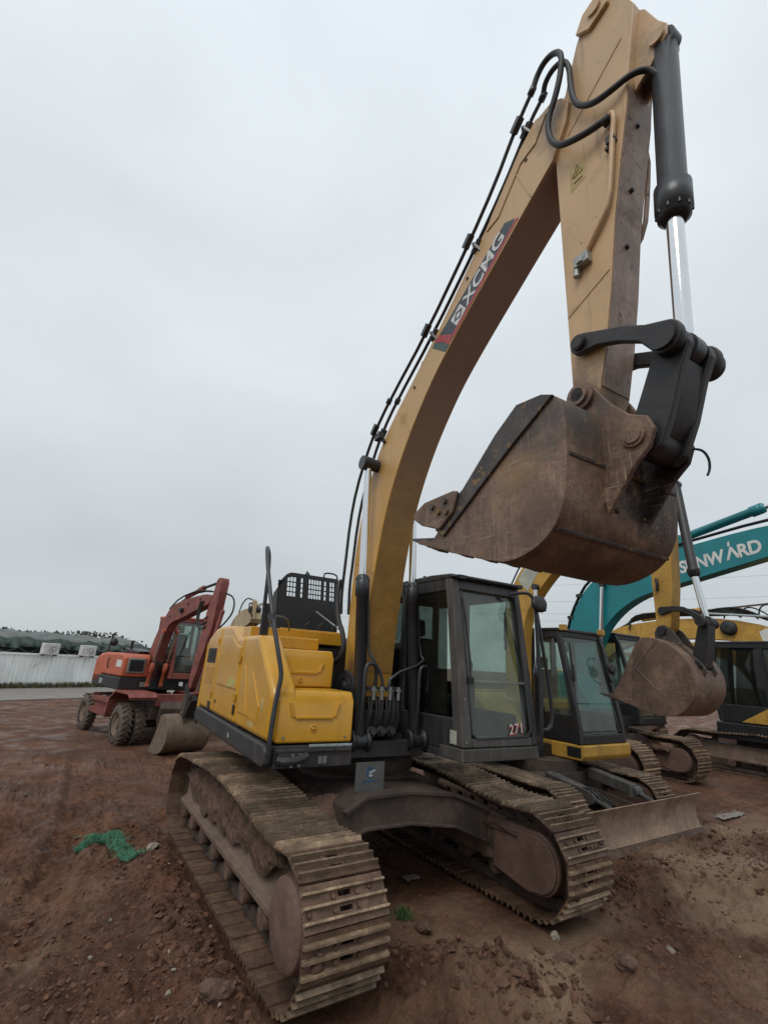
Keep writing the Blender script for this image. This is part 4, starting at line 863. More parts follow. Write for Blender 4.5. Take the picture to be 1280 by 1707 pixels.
def ws(x, z, dy=0.): 
    for (ya, za), (yb, zb) in zip(FR, FR[1:]):
        if za <= z <= zb and zb > za: return (x, ya+(yb-ya)*(z-za)/(zb-za)-.045+dy, z)
    return (x, 1.22+dy, z)
pane([ws(CR-.11, 1.96), ws(CL+.07, 1.96), ws(CL+.07, 2.90), ws(CR-.11, 2.90)])
lw = pane([ws(CR-.11, 1.42), ws(CL+.07, 1.42), ws(CL+.07, 1.94), ws(CR-.11, 1.94)])
b = MB(); b.bar(ws(CR-.10, 1.95, .012), ws(CL+.06, 1.95, .012), .03, .022); UP(b, 'window_bar', STEEL, parent=cab)
b = MB()                                                                                             # rubber gasket round the screen
ring_ = [ws(CR-.125, 1.47, .03), ws(CR-.12, 2.84, .03), ws(CR-.18, 2.905, .03), ws(CL+.14, 2.905, .03), ws(CL+.075, 2.84, .03), ws(CL+.075, 1.50, .03), ws(CL+.14, 1.43, .03), ws(CR-.19, 1.42, .03), ws(CR-.125, 1.47, .03)]
b.tube(ring_, .014, 6); UP(b, 'gasket', BLK, parent=cab)
pane([(CR-.02, .42, 1.62), (CR-.02, 1.20, 1.62), (CR-.02, 1.17, 2.86), (CR-.02, .42, 2.86)], m_=GLSD)
pane([(CR-.02, -.25, 1.80), (CR-.02, .30, 1.72), (CR-.02, .30, 2.86), (CR-.02, -.25, 2.86)], m_=GLSD)
pane([(CL+.02, .42, 1.52), (CL+.02, 1.25, 1.52), (CL+.02, 1.17, 2.86), (CL+.02, .42, 2.86)])
pane([(CL+.02, -.25, 1.80), (CL+.02, .30, 1.72), (CL+.02, .30, 2.86), (CL+.02, -.25, 2.86)])
pane([(CL+.06, -.34, 2.0), (CR-.06, -.34, 2.0), (CR-.06, -.34, 2.88), (CL+.06, -.34, 2.88)])
UP(MB().tube([ws(CR-.15, 1.97, .05), ws(CR-.155, 2.25, .05), ws(CR-.15, 2.55, .05), ws(CR-.13, 2.80, .05)], .010, 6).bar(ws(CR-.17, 2.10, .045), ws(CR-.145, 2.72, .045), .012, .02).box((CR-.18, 1.38, 1.92), (CR-.11, 1.42, 1.99)), 'wiper', BLK, parent=cab)
# seat, console and levers
s_ = MB(); s_.box((-1.12, -.05, 1.62), (-.62, .48, 1.76)); s_.prism([(-.10, 1.72), (.06, 1.72), (-.02, 2.42), (-.16, 2.42)], -1.10, -.64); s_.prism([(-.16, 2.44), (-.04, 2.44), (-.06, 2.66), (-.17, 2.66)], -1.0, -.74); s_.box((-1.06, -.02, 1.30), (-.68, .42, 1.62))
UP(s_, 'seat', SEATM, .04, 3, parent=cab)
for x in (-1.20, -.58):
    UP(MB().box((x-.06, .05, 1.32), (x+.06, .62, 1.90)).cyl((x, .55, 1.88), (x, .60, 2.06), .02, n=10).cyl((x, .60, 2.04), (x, .61, 2.14), .028, n=10), 'console', SEATM, .02, parent=cab)
UP(MB().bar((-.72, 1.0, 1.32), (-.72, .92, 1.78), .02).bar((-.90, 1.0, 1.32), (-.90, .92, 1.78), .02).box((-.80, .95, 1.40), (-.66, 1.15, 1.42)).box((-.98, .95, 1.40), (-.84, 1.15, 1.42)), 'travel_lever', SEATM, parent=cab)
UP(MB().box((-.52, .92, 1.75), (-.42, 1.02, 2.05)), 'monitor', SEATM, .01, parent=cab)
UP(MB().box((-1.30, -.30, 1.50), (-.43, -.12, 2.05)), 'rear_shelf', SEATM, .03, parent=cab)
UP(MB().box((-1.33, .42, 1.31), (-1.29, 1.22, 1.62)), 'door_lining', SEATM, .01, parent=cab)
UP(MB().tube([(-1.30, 1.10, 2.30), (-1.28, 1.14, 2.55), (-1.28, 1.12, 2.72)], .014, 8, smooth_path=1), 'grab_handle', SEATM, parent=cab)
UP(MB().box((-.66, .98, 1.318), (-.56, 1.10, 1.345)), 'rag', WARN, .01, parent=cab)
# painted number on the lower screen
for m_, dx, dy in ((REDN, .008, .004), (WHITE, 0, .007)):
    tm = text_mesh('271', .135, bold=.006 if m_ is REDN else .0, ext=.0008, shear=.12, space=1.05)
    place_mesh(tm, Vector(ws(-.99-dx, 1.455-dx, .012+dy)), (-1, 0, .10), (0, -.12, .98)); link('number', tm, m_, cab)
UP(MB().box((CR-.001, 1.28, 1.37), (CR+.004, 1.38, 1.49)), 'sticker', PAPER, parent=cab)
for z in (1.40, 1.78): UP(MB().cyl((CR-.05, 1.40-.1*(z-1.4), z), (CR-.05, 1.47-.1*(z-1.4), z), .014, n=8), 'bolt', STEEL, parent=cab)
# rail and mirror on the door side
rl = UP(MB().tube([(CL+.22, 1.33, 2.90), (CL+.10, 1.40, 2.93), (CL+.02, 1.46, 2.92), (CL-.02, 1.49, 2.80), (CL-.07, 1.50, 2.45), (CL-.17, 1.50, 1.93), (CL-.20, 1.50, 1.60), (CL-.14, 1.50, 1.50), (CL-.04, 1.48, 1.50)], .019, 8, smooth_path=2).tube([(CL-.01, 1.50, 2.78), (CL-.02, 1.50, 2.2), (CL-.03, 1.51, 1.90), (CL-.01, 1.50, 1.36), (CL-.0, 1.47, 1.30)], .022, 8, smooth_path=1), 'handrail', CYLM, parent=cab)
UP(MB().lathe((CL-.04, 1.50, 2.80), (.25, 1, .2), [(0, .03), (.0, .085), (.03, .10), (.055, .085), (.06, .03)], 20), 'mirror', BLK, parent=cab)
UP(MB().cyl((CL-.12, 1.52, 2.84), (CL-.16, 1.50, 2.74), .014, n=8).cyl((CL-.10, 1.50, 2.86), (CL-.15, 1.50, 2.86), .02, n=8), 'mirror_clamp', BLK, parent=cab)
UP(MB().tube([(CL-.05, 1.45, 1.92), (CL-.10, 1.46, 1.75), (CL-.16, 1.44, 1.62), (CL-.13, 1.40, 1.46)], .010, 6, smooth_path=2), 'cable', HOSE, parent=cab)
# --- between boom and boxes: valves, hoses
vb = UP(MB().box((-.02, .80, 1.80), (.36, .86, 1.84)), 'tap_rail', DECK, .01)
UP(MB().box((-.02, .62, 1.36), (.36, .80, 1.60)), 'valve_block', DECK, .01)
for x in (.29, .195, .095, -.005):
    UP(MB().cyl((x, .87, 1.84), (x, .87, 1.80), .022, n=8).box((x-.030, .855, 1.795), (x+.030, .885, 1.815)).cyl((x, .87, 1.795), (x, .87, 1.715), .020, n=10), 'tap', STEEL, .003, parent=vb)
for i in range(9):
    x = .34-.042*i; r0 = random.uniform(-.05, .05)
    UP(MB().tube([(x, .86, 1.74), (x+r0*.4, .89, 1.62), (x+r0, .88, 1.50), (x+r0*.5, .82, 1.38)], .013, 6, smooth_path=2), 'hose', HOSE)
for i, x in enumerate((.30, .19, .08)):
    UP(MB().lathe((x, .84, 1.42), (0, 1, .2), [(0, .05), (.05, .05), (.05, .035), (.09, .035)], 10), 'port_fitting', LINKM, .004)
UP(MB().tube([(.34, .02, 2.98), (.37, .02, 3.0), (.40, .05, 2.90), (.42, .10, 2.70), (.44, .22, 2.50), (.44, .35, 2.38), (.44, .42, 2.22), (.46, .38, 2.08), (.50, .20, 2.02)], .028, 10, smooth_path=2), 'hose', HOSE)
UP(MB().tube([(-.17, .1, 2.6), (-.24, .15, 2.5), (-.27, .25, 2.3), (-.22, .3, 2.1)], .022, 8, smooth_path=2), 'hose', HOSE)
# plaque hanging below the deck
pq = UP(MB().box((.20, 1.00, .945), (.505, 1.008, 1.185)), 'plaque', PLQ, .003)
em = MB()
A0, A1 = 40, 330
for i in range(18):
    a, c = rad(A0+(A1-A0)*i/18), rad(A0+(A1-A0)*(i+1)/18); r0, r1 = .026, .050
    em.prismY([(.355-r0*math.cos(a)*.8, 1.10+r0*math.sin(a)), (.355-r1*math.cos(a)*.8, 1.10+r1*math.sin(a)), (.355-r1*math.cos(c)*.8, 1.10+r1*math.sin(c)), (.355-r0*math.cos(c)*.8, 1.10+r0*math.sin(c))], 1.008, 1.0105)
UP(em, 'emblem', BLUES, parent=pq)
UP(MB().prismY([(.365, 1.085), (.315, 1.105), (.290, 1.12), (.325, 1.118), (.36, 1.105)], 1.008, 1.0115).prismY([(.375, 1.07), (.345, 1.06), (.325, 1.075), (.345, 1.088)], 1.008, 1.0115), 'emblem', PALE, parent=pq)
b = MB(); x = .43
for w_ in (.014, .01, .016, .008, .014, .012, .016, .01, .012, .014):
    b.box((x-w_, 1.008, 1.018), (x, 1.0098, 1.036)); x -= w_+.004
UP(b, 'emblem', BLUES, parent=pq)

# small fittings on doors and boxes
for y, z in ((-.28, 1.62), (-.28, 2.02)): UP(MB().box((1.360, y-.02, z-.035), (1.378, y+.045, z+.035)).cyl((1.375, y+.012, z-.04), (1.375, y+.012, z+.04), .009, n=8), 'hinge', YEL, .004, parent=sd2)
for y, z in ((-1.46, 1.56), (-1.46, 2.22)): UP(MB().box((1.360, y-.045, z-.03), (1.376, y+.02, z+.03)).cyl((1.374, y, z-.035), (1.374, y, z+.035), .009, n=8), 'hinge', YEL, .004, parent=sd3)
UP(MB().cyl((1.36, -1.20, 1.50), (1.368, -1.20, 1.50), .022, n=14), 'lock', HOODM, parent=sd2)
UP(MB().box((1.3612, .30, 1.42), (1.3632, .50, 1.47)), 'sticker', WARN, parent=sp_)
UP(MB().box((1.3612, .66, 1.60), (1.3632, .74, 1.70)), 'sticker', WARN, parent=sp_)
UP(MB().box((1.376, -.30, 1.225), (1.378, -.27, 1.265)), 'sticker', WHITE)
for x in (.62, 1.22): UP(MB().cyl((x, .955, 1.40), (x, .963, 1.40), .012, n=8), 'bolt', STEEL, parent=ME)
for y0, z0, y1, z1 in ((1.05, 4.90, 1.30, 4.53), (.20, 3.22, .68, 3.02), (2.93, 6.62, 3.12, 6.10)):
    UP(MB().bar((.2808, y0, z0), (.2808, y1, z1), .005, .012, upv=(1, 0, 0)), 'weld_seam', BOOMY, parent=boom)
for i_, (y, z) in enumerate(((3.02, 6.74), (2.2, 6.02), (1.3, 5.2))): UP(MB().cyl((.28, y+.06, z-.14), (.292, y+.06, z-.14), .016, n=8), 'bolt', LINKM, parent=boom)
# ================================================================ the other machines
def cab_simple(root, x0, x1, fr, yr, paint, zsplit, roof=None, side=.07, gl=GLS, name='cab'):
    """fr: front edge polyline (y,z) from floor to roof; x0 < x1"""
    z0, z1 = fr[0][1], fr[-1][1]; b = MB()
    inner = [(y-.10, z) for y, z in fr][::-1]
    for a, c in ((x0, x0+side), (x1-side, x1)):
        b.prism(fr+inner, a, c)
        ym = yr+(fr[-1][0]-yr)*.42
        b.prism([(yr, z0), (yr+.09, z0), (yr+.09, z1), (yr, z1)], a, c)
        b.prism([(ym, z0), (ym+.08, z0), (ym+.08, z1), (ym, z1)], a, c)
        b.prism([(yr, z1-.12), (fr[-1][0]-.03, z1-.12), (fr[-1][0]-.03, z1), (yr, z1)], a+.001, c-.001)
        b.prism([(yr, z0), (fr[0][0]-.05, z0), (fr[0][0]-.06, z0+.42), (yr, z0+.42)], a+.012, c-.012)
    b.box((x0+side, yr, z0), (x1-side, yr+.05, z0+.75)); b.box((x0+side, yr, z1-.12), (x1-side, yr+.05, z1))
    b.prism([(fr[-1][0], z1), (fr[-1][0], z1-.10), (fr[-1][0]-.06, z1-.10), (fr[-1][0]-.06, z1)], x0+side, x1-side)
    b.prism([(fr[0][0], z0), (fr[0][0], z0+.14), (fr[0][0]-.08, z0+.14), (fr[0][0]-.08, z0)], x0+side, x1-side)
    o = b.obj(name, paint, root, bevel=.018, seg=3)
    MB().prism([(yr-.03, z1-.005), (fr[-1][0]+.02, z1-.005), (fr[-1][0]+.01, z1+.05), (yr, z1+.06)], x0-.01, x1+.01).obj('roof', roof or paint, o, bevel=.02, seg=3)
    def fy_(z):
        for (ya, za), (yb, zb) in zip(fr, fr[1:]):
            if za <= z <= zb: return ya+(yb-ya)*(z-za)/max(1e-6, zb-za)
        return fr[-1][0]
    def pn(P, m_=gl):
        P = [Vector(v) for v in P]; n_ = (P[1]-P[0]).cross(P[2]-P[0]).normalized()*.006
        MB().hexa([*P, *[v+n_ for v in P]]).obj('window', m_, o)
    xs0, xs1 = x0+side, x1-side
    pn([(xs1, fy_(zsplit)-.05, zsplit), (xs0, fy_(zsplit)-.05, zsplit), (xs0, fy_(z1-.1)-.05, z1-.1), (xs1, fy_(z1-.1)-.05, z1-.1)])
    pn([(xs1, fy_(z0+.14)-.05, z0+.14), (xs0, fy_(z0+.14)-.05, z0+.14), (xs0, fy_(zsplit-.02)-.05, zsplit-.02), (xs1, fy_(zsplit-.02)-.05, zsplit-.02)])
    ym = yr+(fr[-1][0]-yr)*.42
    for xa in (x0+side*.5, x1-side*.5):
        pn([(xa, yr+.09, z0+.42), (xa, ym, z0+.42), (xa, ym, z1-.12), (xa, yr+.09, z1-.12)])
        pn([(xa, ym+.08, z0+.42), (xa, fy_(z0+.42)-.11, z0+.42), (xa, fr[-1][0]-.11, z1-.12), (xa, ym+.08, z1-.12)])
    pn([(xs0, yr+.03, z0+.75), (xs1, yr+.03, z0+.75), (xs1, yr+.03, z1-.12), (xs0, yr+.03, z1-.12)])
    MB().tube([(xs1-.02, fy_(z0+.16)-.03, z0+.18), (xs1-.02, fr[-1][0]-.03, z1-.13), (xs0+.02, fr[-1][0]-.03, z1-.13), (xs0+.02, fy_(z0+.16)-.03, z0+.18), (xs1-.02, fy_(z0+.16)-.03, z0+.18)], .014, 6).obj('gasket', BLK, o)
    xm = (x0+x1)/2
    s_ = MB().box((xm-.22, yr+.30, z0+.30), (xm+.22, yr+.75, z0+.45)); s_.prism([(yr+.28, z0+.4), (yr+.40, z0+.4), (yr+.30, z0+1.1), (yr+.20, z0+1.1)], xm-.21, xm+.21); s_.prism([(yr+.20, z0+1.12), (yr+.29, z0+1.12), (yr+.28, z0+1.32), (yr+.20, z0+1.32)], xm-.12, xm+.12)
    s_.obj('seat', SEATM, o, bevel=.03)
    return o
def house(root, hw, yf, yr, z0, z1, paint, skirt=BLK, cabx=None):
    MB().box((-hw, yr+.35, z0), (hw, yf, z0+.20)).obj('deck', skirt, root, bevel=.02)
    MB().prism([(yf-.05, z0+.205), (yf-.02, z0+.40), (yf-.35, z1-.12), (yf-.60, z1), (yr+.4, z1), (yr+.4, z0+.205)], .42, hw-.01).obj('side_panel', paint, root, bevel=.05, seg=3)
    MB().prism([(-.15, z0+.205), (-.15, z1-.05), (yr+.4, z1), (yr+.4, z0+.205)], -hw+.01, .41).obj('engine_house', paint, root, bevel=.05, seg=3)
    ring = [(-hw+2*hw*i/10, yr+.30*(abs(-1+2*i/10))**2.5) for i in range(11)]
    b = MB(); k = 11
    vs = [(x, y, z0+.05) for x, y in ring]+[(x, y+.03, z1+.02) for x, y in ring]+[(hw, yr+.395, z0+.05), (-hw, yr+.395, z0+.05), (hw, yr+.395, z1+.02), (-hw, yr+.395, z1+.02)]
    fs = [(i, i+1, k+i+1, k+i) for i in range(10)]+[tuple(range(k, 2*k))+(2*k+2, 2*k+3), tuple(range(k))[::-1]+(2*k+1, 2*k), (10, 2*k, 2*k+2, 2*k-1), (2*k+1, 0, k, 2*k+3), (2*k, 2*k+1, 2*k+3, 2*k+2)]
    b.add(vs, fs).obj('counterweight', paint, root, bevel=.04, seg=3)
    MB().cyl((0, -.0, z0-.22), (0, 0, z0+.02), hw*.5, n=30).obj('swing_ring', UNDER, root)
def carbody(root, gauge, z0, z1, ln):
    MB().prismY([(-gauge/2+.15, z0+.05), (-.4, z0+.18), (.4, z0+.18), (gauge/2-.15, z0+.05), (gauge/2-.15, z1-.12), (.45, z1), (-.45, z1), (-gauge/2+.15, z1-.12)], -ln, ln).obj('carbody', UNDER, root, bevel=.015)
def arm_set(root, xc, hw, boom, paint, sname='boom'):
    if len(boom) < 24: boom = smooth_poly(boom+boom[:1], 1)[:-1]
    return MB().prism(boom, xc-hw, xc+hw).obj(sname, paint, root, bevel=.012)
def simple_bucket(root, xc, hw, wr, side, ear, pins, mats=(BUCK, BUCKD), teeth=None):
    wr0 = list(wr); wr = smooth_poly(wr); b = MB(); I_ = offset(wr, .02); b.prism(wr+I_[::-1], xc-hw+.01, xc+hw-.01); o = b.obj('bucket', mats[0], root)
    side = [q for q in side if q not in wr0]+wr
    for a, c in ((xc+hw-.022, xc+hw), (xc-hw, xc-hw+.022)): MB().prism(side, a, c).obj('side_plate', mats[0], o, bevel=.005)
    for s_ in (1, -1):
        MB().prism(ear, xc+s_*.12, xc+s_*.15).obj('ear', mats[1], o, bevel=.008)
    for y, z in pins: MB().cyl((xc-.19, y, z), (xc+.19, y, z), .055, n=16).obj('bucket_pin', LINKM, o)
    if teeth:
        (y0, z0_), (y1, z1_) = teeth
        for i in range(4):
            x = xc-hw+.05+(2*hw-.10)*i/3
            MB().hexa([(x-.035, y0, z0_-.03), (x+.035, y0, z0_-.03), (x+.035, y0, z0_+.03), (x-.035, y0, z0_+.03), (x-.022, y1, z1_-.008), (x+.022, y1, z1_-.008), (x+.022, y1, z1_+.008), (x-.022, y1, z1_+.008)]).obj('tooth', mats[1], o)
    return o

# ---------------- small yellow excavator with the dozer blade
M2 = empty('tracked_excavator', (-3.88, -.55, -.02))
tag(M2, 'small yellow excavator with black cab and dozer blade, next to the large one', 'excavator', 'excavators parked in the yard')
SHOE2 = shoe_mesh(.50, .155, .012, .022, .05)
crawler(M2, 2.10, .50, track_loop(1.36, -1.36, .26, .34, [(.7, .60), (.1, .63), (-.5, .61)]), .155, 1.43, -1.43, .34, .27, SHOE2, True, (.24, .50))
carbody(M2, 2.10, .28, .66, .55)
house(M2, 1.10, .15, -1.55, .80, 1.70, YEL2, BLK)
Y2 = lambda y: y+.55
MB().prism([(Y2(-.9), .83), (Y2(.15), .83), (Y2(.20), .90), (Y2(.20), 1.055), (Y2(-.9), 1.055)], -1.36, -.09).obj('cab_base', YEL2, M2, bevel=.02)
cab2 = cab_simple(M2, -1.34, -.09, [(Y2(.15), 1.06), (Y2(.14), 1.30), (Y2(.04), 1.85), (Y2(-.10), 2.60), (Y2(-.17), 2.80)], Y2(-1.25), BLK, 1.66, side=.10)
for x in (-.13, -1.21): MB().box((x-.05, Y2(-.13), 2.80), (x+.05, Y2(-.03), 2.90)).obj('lamp', YEL2, cab2, bevel=.01)
MB().bar((-.21, Y2(.02), 1.75), (-.29, Y2(-.09), 2.60), .02).bar((-.19, Y2(.05), 2.0), (-.23, Y2(0), 2.25), .03).obj('wiper', BLK, cab2)
MB().tube([(-1.21, Y2(0.0), 2.45), (-1.04, Y2(.06), 2.45), (-1.03, Y2(.10), 2.10), (-1.19, Y2(.08), 2.0)], .014, 6, smooth_path=1).lathe((-1.16, Y2(.08), 2.24), (0, 1, 0), [(0, .05), (0, .10), (.03, .11), (.04, .05)], 14).obj('mirror', BLK, cab2)
MB().box((-.089, Y2(-.10), .88), (-.082, Y2(.14), 1.02)).obj('sticker', BLK, M2)
XB = .13
boom2_ = [(-.42, 1.10), (-.34, 1.02), (-.16, 1.05), (-.12, 1.6), (-.10, 2.55), (0.0, 3.08), (.46, 3.62), (1.0, 4.0), (1.7, 4.22), (2.28, 4.36), (2.36, 4.47), (2.30, 4.58), (1.7, 4.62), (.95, 4.50), (.25, 4.18), (-.26, 3.68), (-.46, 3.1), (-.50, 2.3), (-.48, 1.4)]
boom2 = smooth_poly(boom2_+boom2_[:1])[:-1]
bm2 = arm_set(M2, XB, .12, boom2, YEL2)
MB().prism([(.06, 3.45), (.42, 3.90), (.62, 4.06), (.44, 4.18), (.16, 4.06), (-.15, 3.68)], XB+.121, XB+.124).obj('sticker', PAPER, bm2)
for dx in (-.05, .06): MB().tube([(XB+dx, -.56, 2.6), (XB+dx, -.54, 3.1), (XB+dx, -.34, 3.74), (XB+dx, .22, 4.27), (XB+dx, .95, 4.60)], .016, 6, smooth_path=1).obj('pipe', HOSE, bm2)
MB().prism([(2.22, 4.55), (2.24, 4.4), (2.23, 2.78), (2.28, 2.70), (2.36, 2.70), (2.42, 2.78), (2.50, 3.3), (2.58, 4.3), (2.62, 4.62), (2.48, 4.95), (2.36, 4.95), (2.28, 4.75)], XB-.10, XB+.13).obj('stick', YEL2, M2, bevel=.012)
MB().tube([(XB+.14, 2.30, 3.42), (XB+.17, 2.33, 3.35), (XB+.15, 2.30, 3.25)], .02, 6, smooth_path=1).obj('hose', HOSE, M2)
hydraulic(M2, (XB, 2.66, 4.75), (XB, 2.735, 3.42), (XB, 2.80, 2.84), .060, .042, 'bucket_cylinder', eye=.04, mats=(BLK, CHROME), glen=.12)
hydraulic(M2, (XB+.18, .15, 1.02), (XB+.18, .25, 2.2), (XB+.18, .28, 3.5), .05, .03, 'boom_cylinder', eye=.04)
for s_ in (1, -1): MB().prism(dog((2.34, 2.98), (2.80, 2.82), .06, .07, .075, bow=.09), XB+s_*.16, XB+s_*.12).obj('link', LINKM, M2, bevel=.01)
MB().prism([(2.76, 2.88), (2.86, 2.86), (2.82, 2.6), (2.74, 2.26), (2.62, 2.22), (2.60, 2.32), (2.66, 2.55)], XB-.11, XB+.11).cyl((XB-.2, 2.80, 2.82), (XB+.2, 2.80, 2.82), .06, n=16).obj('bucket_link', LINKM, M2, bevel=.012)
# bucket, teeth towards the machine
wr2 = [(1.66, 1.83), (1.95, 1.75), (2.25, 1.665), (2.42, 1.67), (2.56, 1.73), (2.67, 1.84), (2.74, 1.98), (2.75, 2.16), (2.68, 2.34), (2.52, 2.52), (2.36, 2.60), (2.22, 2.62)]
simple_bucket(M2, XB, .40, wr2, [(2.16, 2.62), (2.06, 2.54), (1.92, 2.28), (1.80, 2.05), (1.70, 1.90)]+wr2, [(2.20, 2.56), (2.20, 2.70), (2.25, 2.78), (2.34, 2.80), (2.44, 2.72), (2.60, 2.45), (2.74, 2.32), (2.78, 2.22), (2.70, 2.1), (2.5, 2.45)], [(2.31, 2.72), (2.68, 2.29)], teeth=((1.74, 1.82), (1.47, 1.87)))
for p_, q_ in (((2.33, 2.56), (2.03, 2.24)), ((2.03, 2.24), (2.34, 1.92))): MB().bar((XB+.401, *p_), (XB+.401, *q_), .006, .014, upv=(1, 0, 0)).obj('weld_bead', STONE, M2)
# dozer blade
b = MB(); prof = [(1.71, .04), (1.66, .10), (1.62, .22), (1.62, .34), (1.66, .46), (1.72, .54)]
b.prism(prof+[(y-.03, z) for y, z in prof][::-1], -1.44, 1.30)
bl = b.obj('dozer_blade', BLADE, M2, bevel=.006)
MB().prism([(1.55, .02), (1.74, .02), (1.69, .09), (1.58, .10)], -1.445, 1.305).obj('cutting_edge', SHOE, bl, bevel=.004)
MB().cyl((-.9, 1.56, .42), (.9, 1.56, .42), .055, n=14).obj('blade_tube', FRAME, bl)
for x in (.50, -.50): MB().bar((x, 1.60, .26), (x, .35, .40), .10, .12).obj('blade_arm', FRAME, bl, bevel=.01)
for x in (.58, -.42): MB().bar((x, .60, .66), (x, 1.30, .56), .17, .14).cyl((x, 1.28, .56), (x, 1.57, .46), .035, n=12).cyl((x-.09, 1.31, .545), (x+.09, 1.31, .545), .07, n=14).obj('blade_cylinder', DUST, M2, bevel=.012)
for x in (.56, .64): MB().tube([(x, 1.15, .63), (x-.01, 1.28, .66), (x-.04, 1.42, .56), (x-.12, 1.54, .50)], .012, 6, smooth_path=2).obj('hose', HOSE, M2)
mud_bank(M2, .85, 1.18, -1.1, 1.0, .48, .58, 31, slump=.05); mud_bank(M2, -.95, -.84, -1.1, 1.0, .46, .54, 33, slump=.05)

# ---------------- teal excavator
M3 = empty('tracked_excavator', (-7.85, -2.1, 0))
tag(M3, 'teal excavator with white lettering on its long boom', 'excavator', 'excavators parked in the yard')
SHOE3 = shoe_mesh(.55, .19, .014, .028, .06, False)
crawler(M3, 2.06, .55, track_loop(1.68, -1.68, .34, .44, [(.8, .775), (.1, .83), (-.7, .79)]), .19, 1.77, -1.77, .44, .35, SHOE3, False)
carbody(M3, 2.06, .40, .90, .7)
house(M3, 1.25, .75, -2.0, 1.05, 2.1, TEAL, BLK)
cab_simple(M3, -1.25, -.15, [(.95, 1.1), (.94, 1.35), (.85, 1.95), (.62, 2.85), (.52, 3.05)], -.60, BLK, 1.9, roof=BLK)
XB = .30
boom3 = [(-.25, 1.45), (-.10, 1.38), (.08, 1.5), (.22, 2.2), (.55, 3.02), (.95, 3.46), (1.45, 3.76), (1.85, 3.88), (2.36, 3.99), (4.0, 4.34), (5.35, 4.62), (5.5, 4.74), (5.4, 4.90), (4.09, 4.95), (2.45, 4.74), (1.6, 4.62), (.9, 4.52), (.30, 4.18), (-.05, 3.70), (-.30, 3.15), (-.38, 2.2)]
boom3 = smooth_poly(boom3+boom3[:1])[:-1]
bm3 = arm_set(M3, XB, .17, boom3, TEAL)
hydraulic(M3, (XB+.26, .55, 1.2), (XB+.26, .56, 2.55), (XB+.26, .75, 4.15), .06, .045, 'boom_cylinder', eye=.05)
hydraulic(M3, (XB, 2.45, 4.98), (XB, 4.05, 5.33), (XB, 5.75, 5.62), .085, .045, 'arm_cylinder', eye=.05, mats=(TEAL, CHROME), glen=.25)
MB().prism([(2.2, 4.70), (2.7, 4.76), (2.52, 5.04), (2.40, 5.05)], XB-.1, XB+.1).obj('cylinder_lug', TEAL, bm3, bevel=.01)
for dx in (.10, .15): MB().tube([(XB+dx, -.42, 2.6), (XB+dx, -.34, 3.25), (XB+dx, -.05, 3.83), (XB+dx, .30, 4.29), (XB+dx, .9, 4.62), (XB+dx, 2.45, 4.84), (XB+dx, 4.09, 5.05), (XB+dx, 5.2, 5.08)], .022, 6, smooth_path=1).obj('pipe', HOSE, bm3)
for y, z in ((-.20, 3.42), (.08, 3.94)): MB().box((XB+.06, y-.10, z-.03), (XB+.19, y+.06, z+.05)).obj('pipe_clamp', HOSE, bm3)
MB().prism([(5.3, 4.55), (5.55, 4.5), (5.75, 5.65), (5.6, 5.72), (5.35, 5.1), (5.1, 3.0), (5.0, 2.4), (5.15, 2.3), (5.45, 3.2)], XB-.13, XB+.13).obj('stick', TEAL, M3, bevel=.01)
d3 = Vector((0, 1.60, .265)).normalized(); n3 = Vector((0, -d3.z, d3.y)); o3 = Vector((XB+.1715, 2.47, 4.215))
L3 = 1.48; tm = text_mesh('SUNW', .30, bold=.010, ext=.001, shear=.12, space=.95); w_ = max(v.co.x for v in tm.vertices)
for v in tm.vertices: v.co.x *= L3*.60/w_
place_mesh(tm, o3+Vector((.002, 0, 0)), d3, n3*1.14); link('lettering', tm, WHITE, bm3)
tm = text_mesh('RD', .30, bold=.010, ext=.001, shear=.12, space=.95); w_ = max(v.co.x for v in tm.vertices)
for v in tm.vertices: v.co.x *= L3*.28/w_
place_mesh(tm, o3+d3*(L3*.735)+Vector((.002, 0, 0)), d3, n3*1.14); link('lettering', tm, WHITE, bm3)
Q3 = lambda a, h: (o3+d3*(L3*a)+n3*h).yz[:]
MB().prism([Q3(.595, 0), Q3(.625, 0), Q3(.685, .16), Q3(.72, .0), Q3(.76, .0), Q3(.70, .24), Q3(.675, .24)], XB+.1725, XB+.1745).prism([Q3(.655, .26), Q3(.685, .26), Q3(.70, .35), Q3(.675, .35)], XB+.1725, XB+.1745).obj('lettering', WHITE, bm3)
mud_bank(M3, -.95, -.70, -1.4, 1.2, .60, .74, 41, slump=.06)

# ---------------- excavator turned the other way at the right edge
M4 = empty('tracked_excavator', (-12.6, -.1, 0), math.pi)
tag(M4, 'yellow excavator turned away at the right edge with black door and lower body', 'excavator', 'excavators parked in the yard')
crawler(M4, 2.2, .55, track_loop(2.0, -2.0, .36, .46, [(.9, .82), (.1, .88), (-.8, .83)]), .19, 2.09, -2.09, .46, .37, SHOE3, False)
carbody(M4, 2.2, .42, .92, .7)
MB().box((-1.32, -2.0, .78), (1.32, .95, 1.17)).obj('deck', BLK, M4, bevel=.03)
MB().prism([(-.05, 1.175), (.50, 1.175), (-.20, 1.60), (-.60, 1.95), (-2.2, 2.05), (-2.2, 1.175)], -1.30, -.5).obj('side_panel', YEL2, M4, bevel=.04)
MB().box((-.49, -2.2, 1.175), (1.28, -.2, 2.1)).obj('engine_house', YEL2, M4, bevel=.05)
MB().box((-1.3, -2.75, .95), (1.3, -2.21, 2.1)).obj('counterweight', YEL2, M4, bevel=.12, seg=4)
cab_simple(M4, -1.31, -.31, [(.86, 1.18), (.92, 1.6), (.90, 2.3), (.80, 2.98), (.72, 3.08)], -1.05, BLK, 1.85, gl=GLSD)
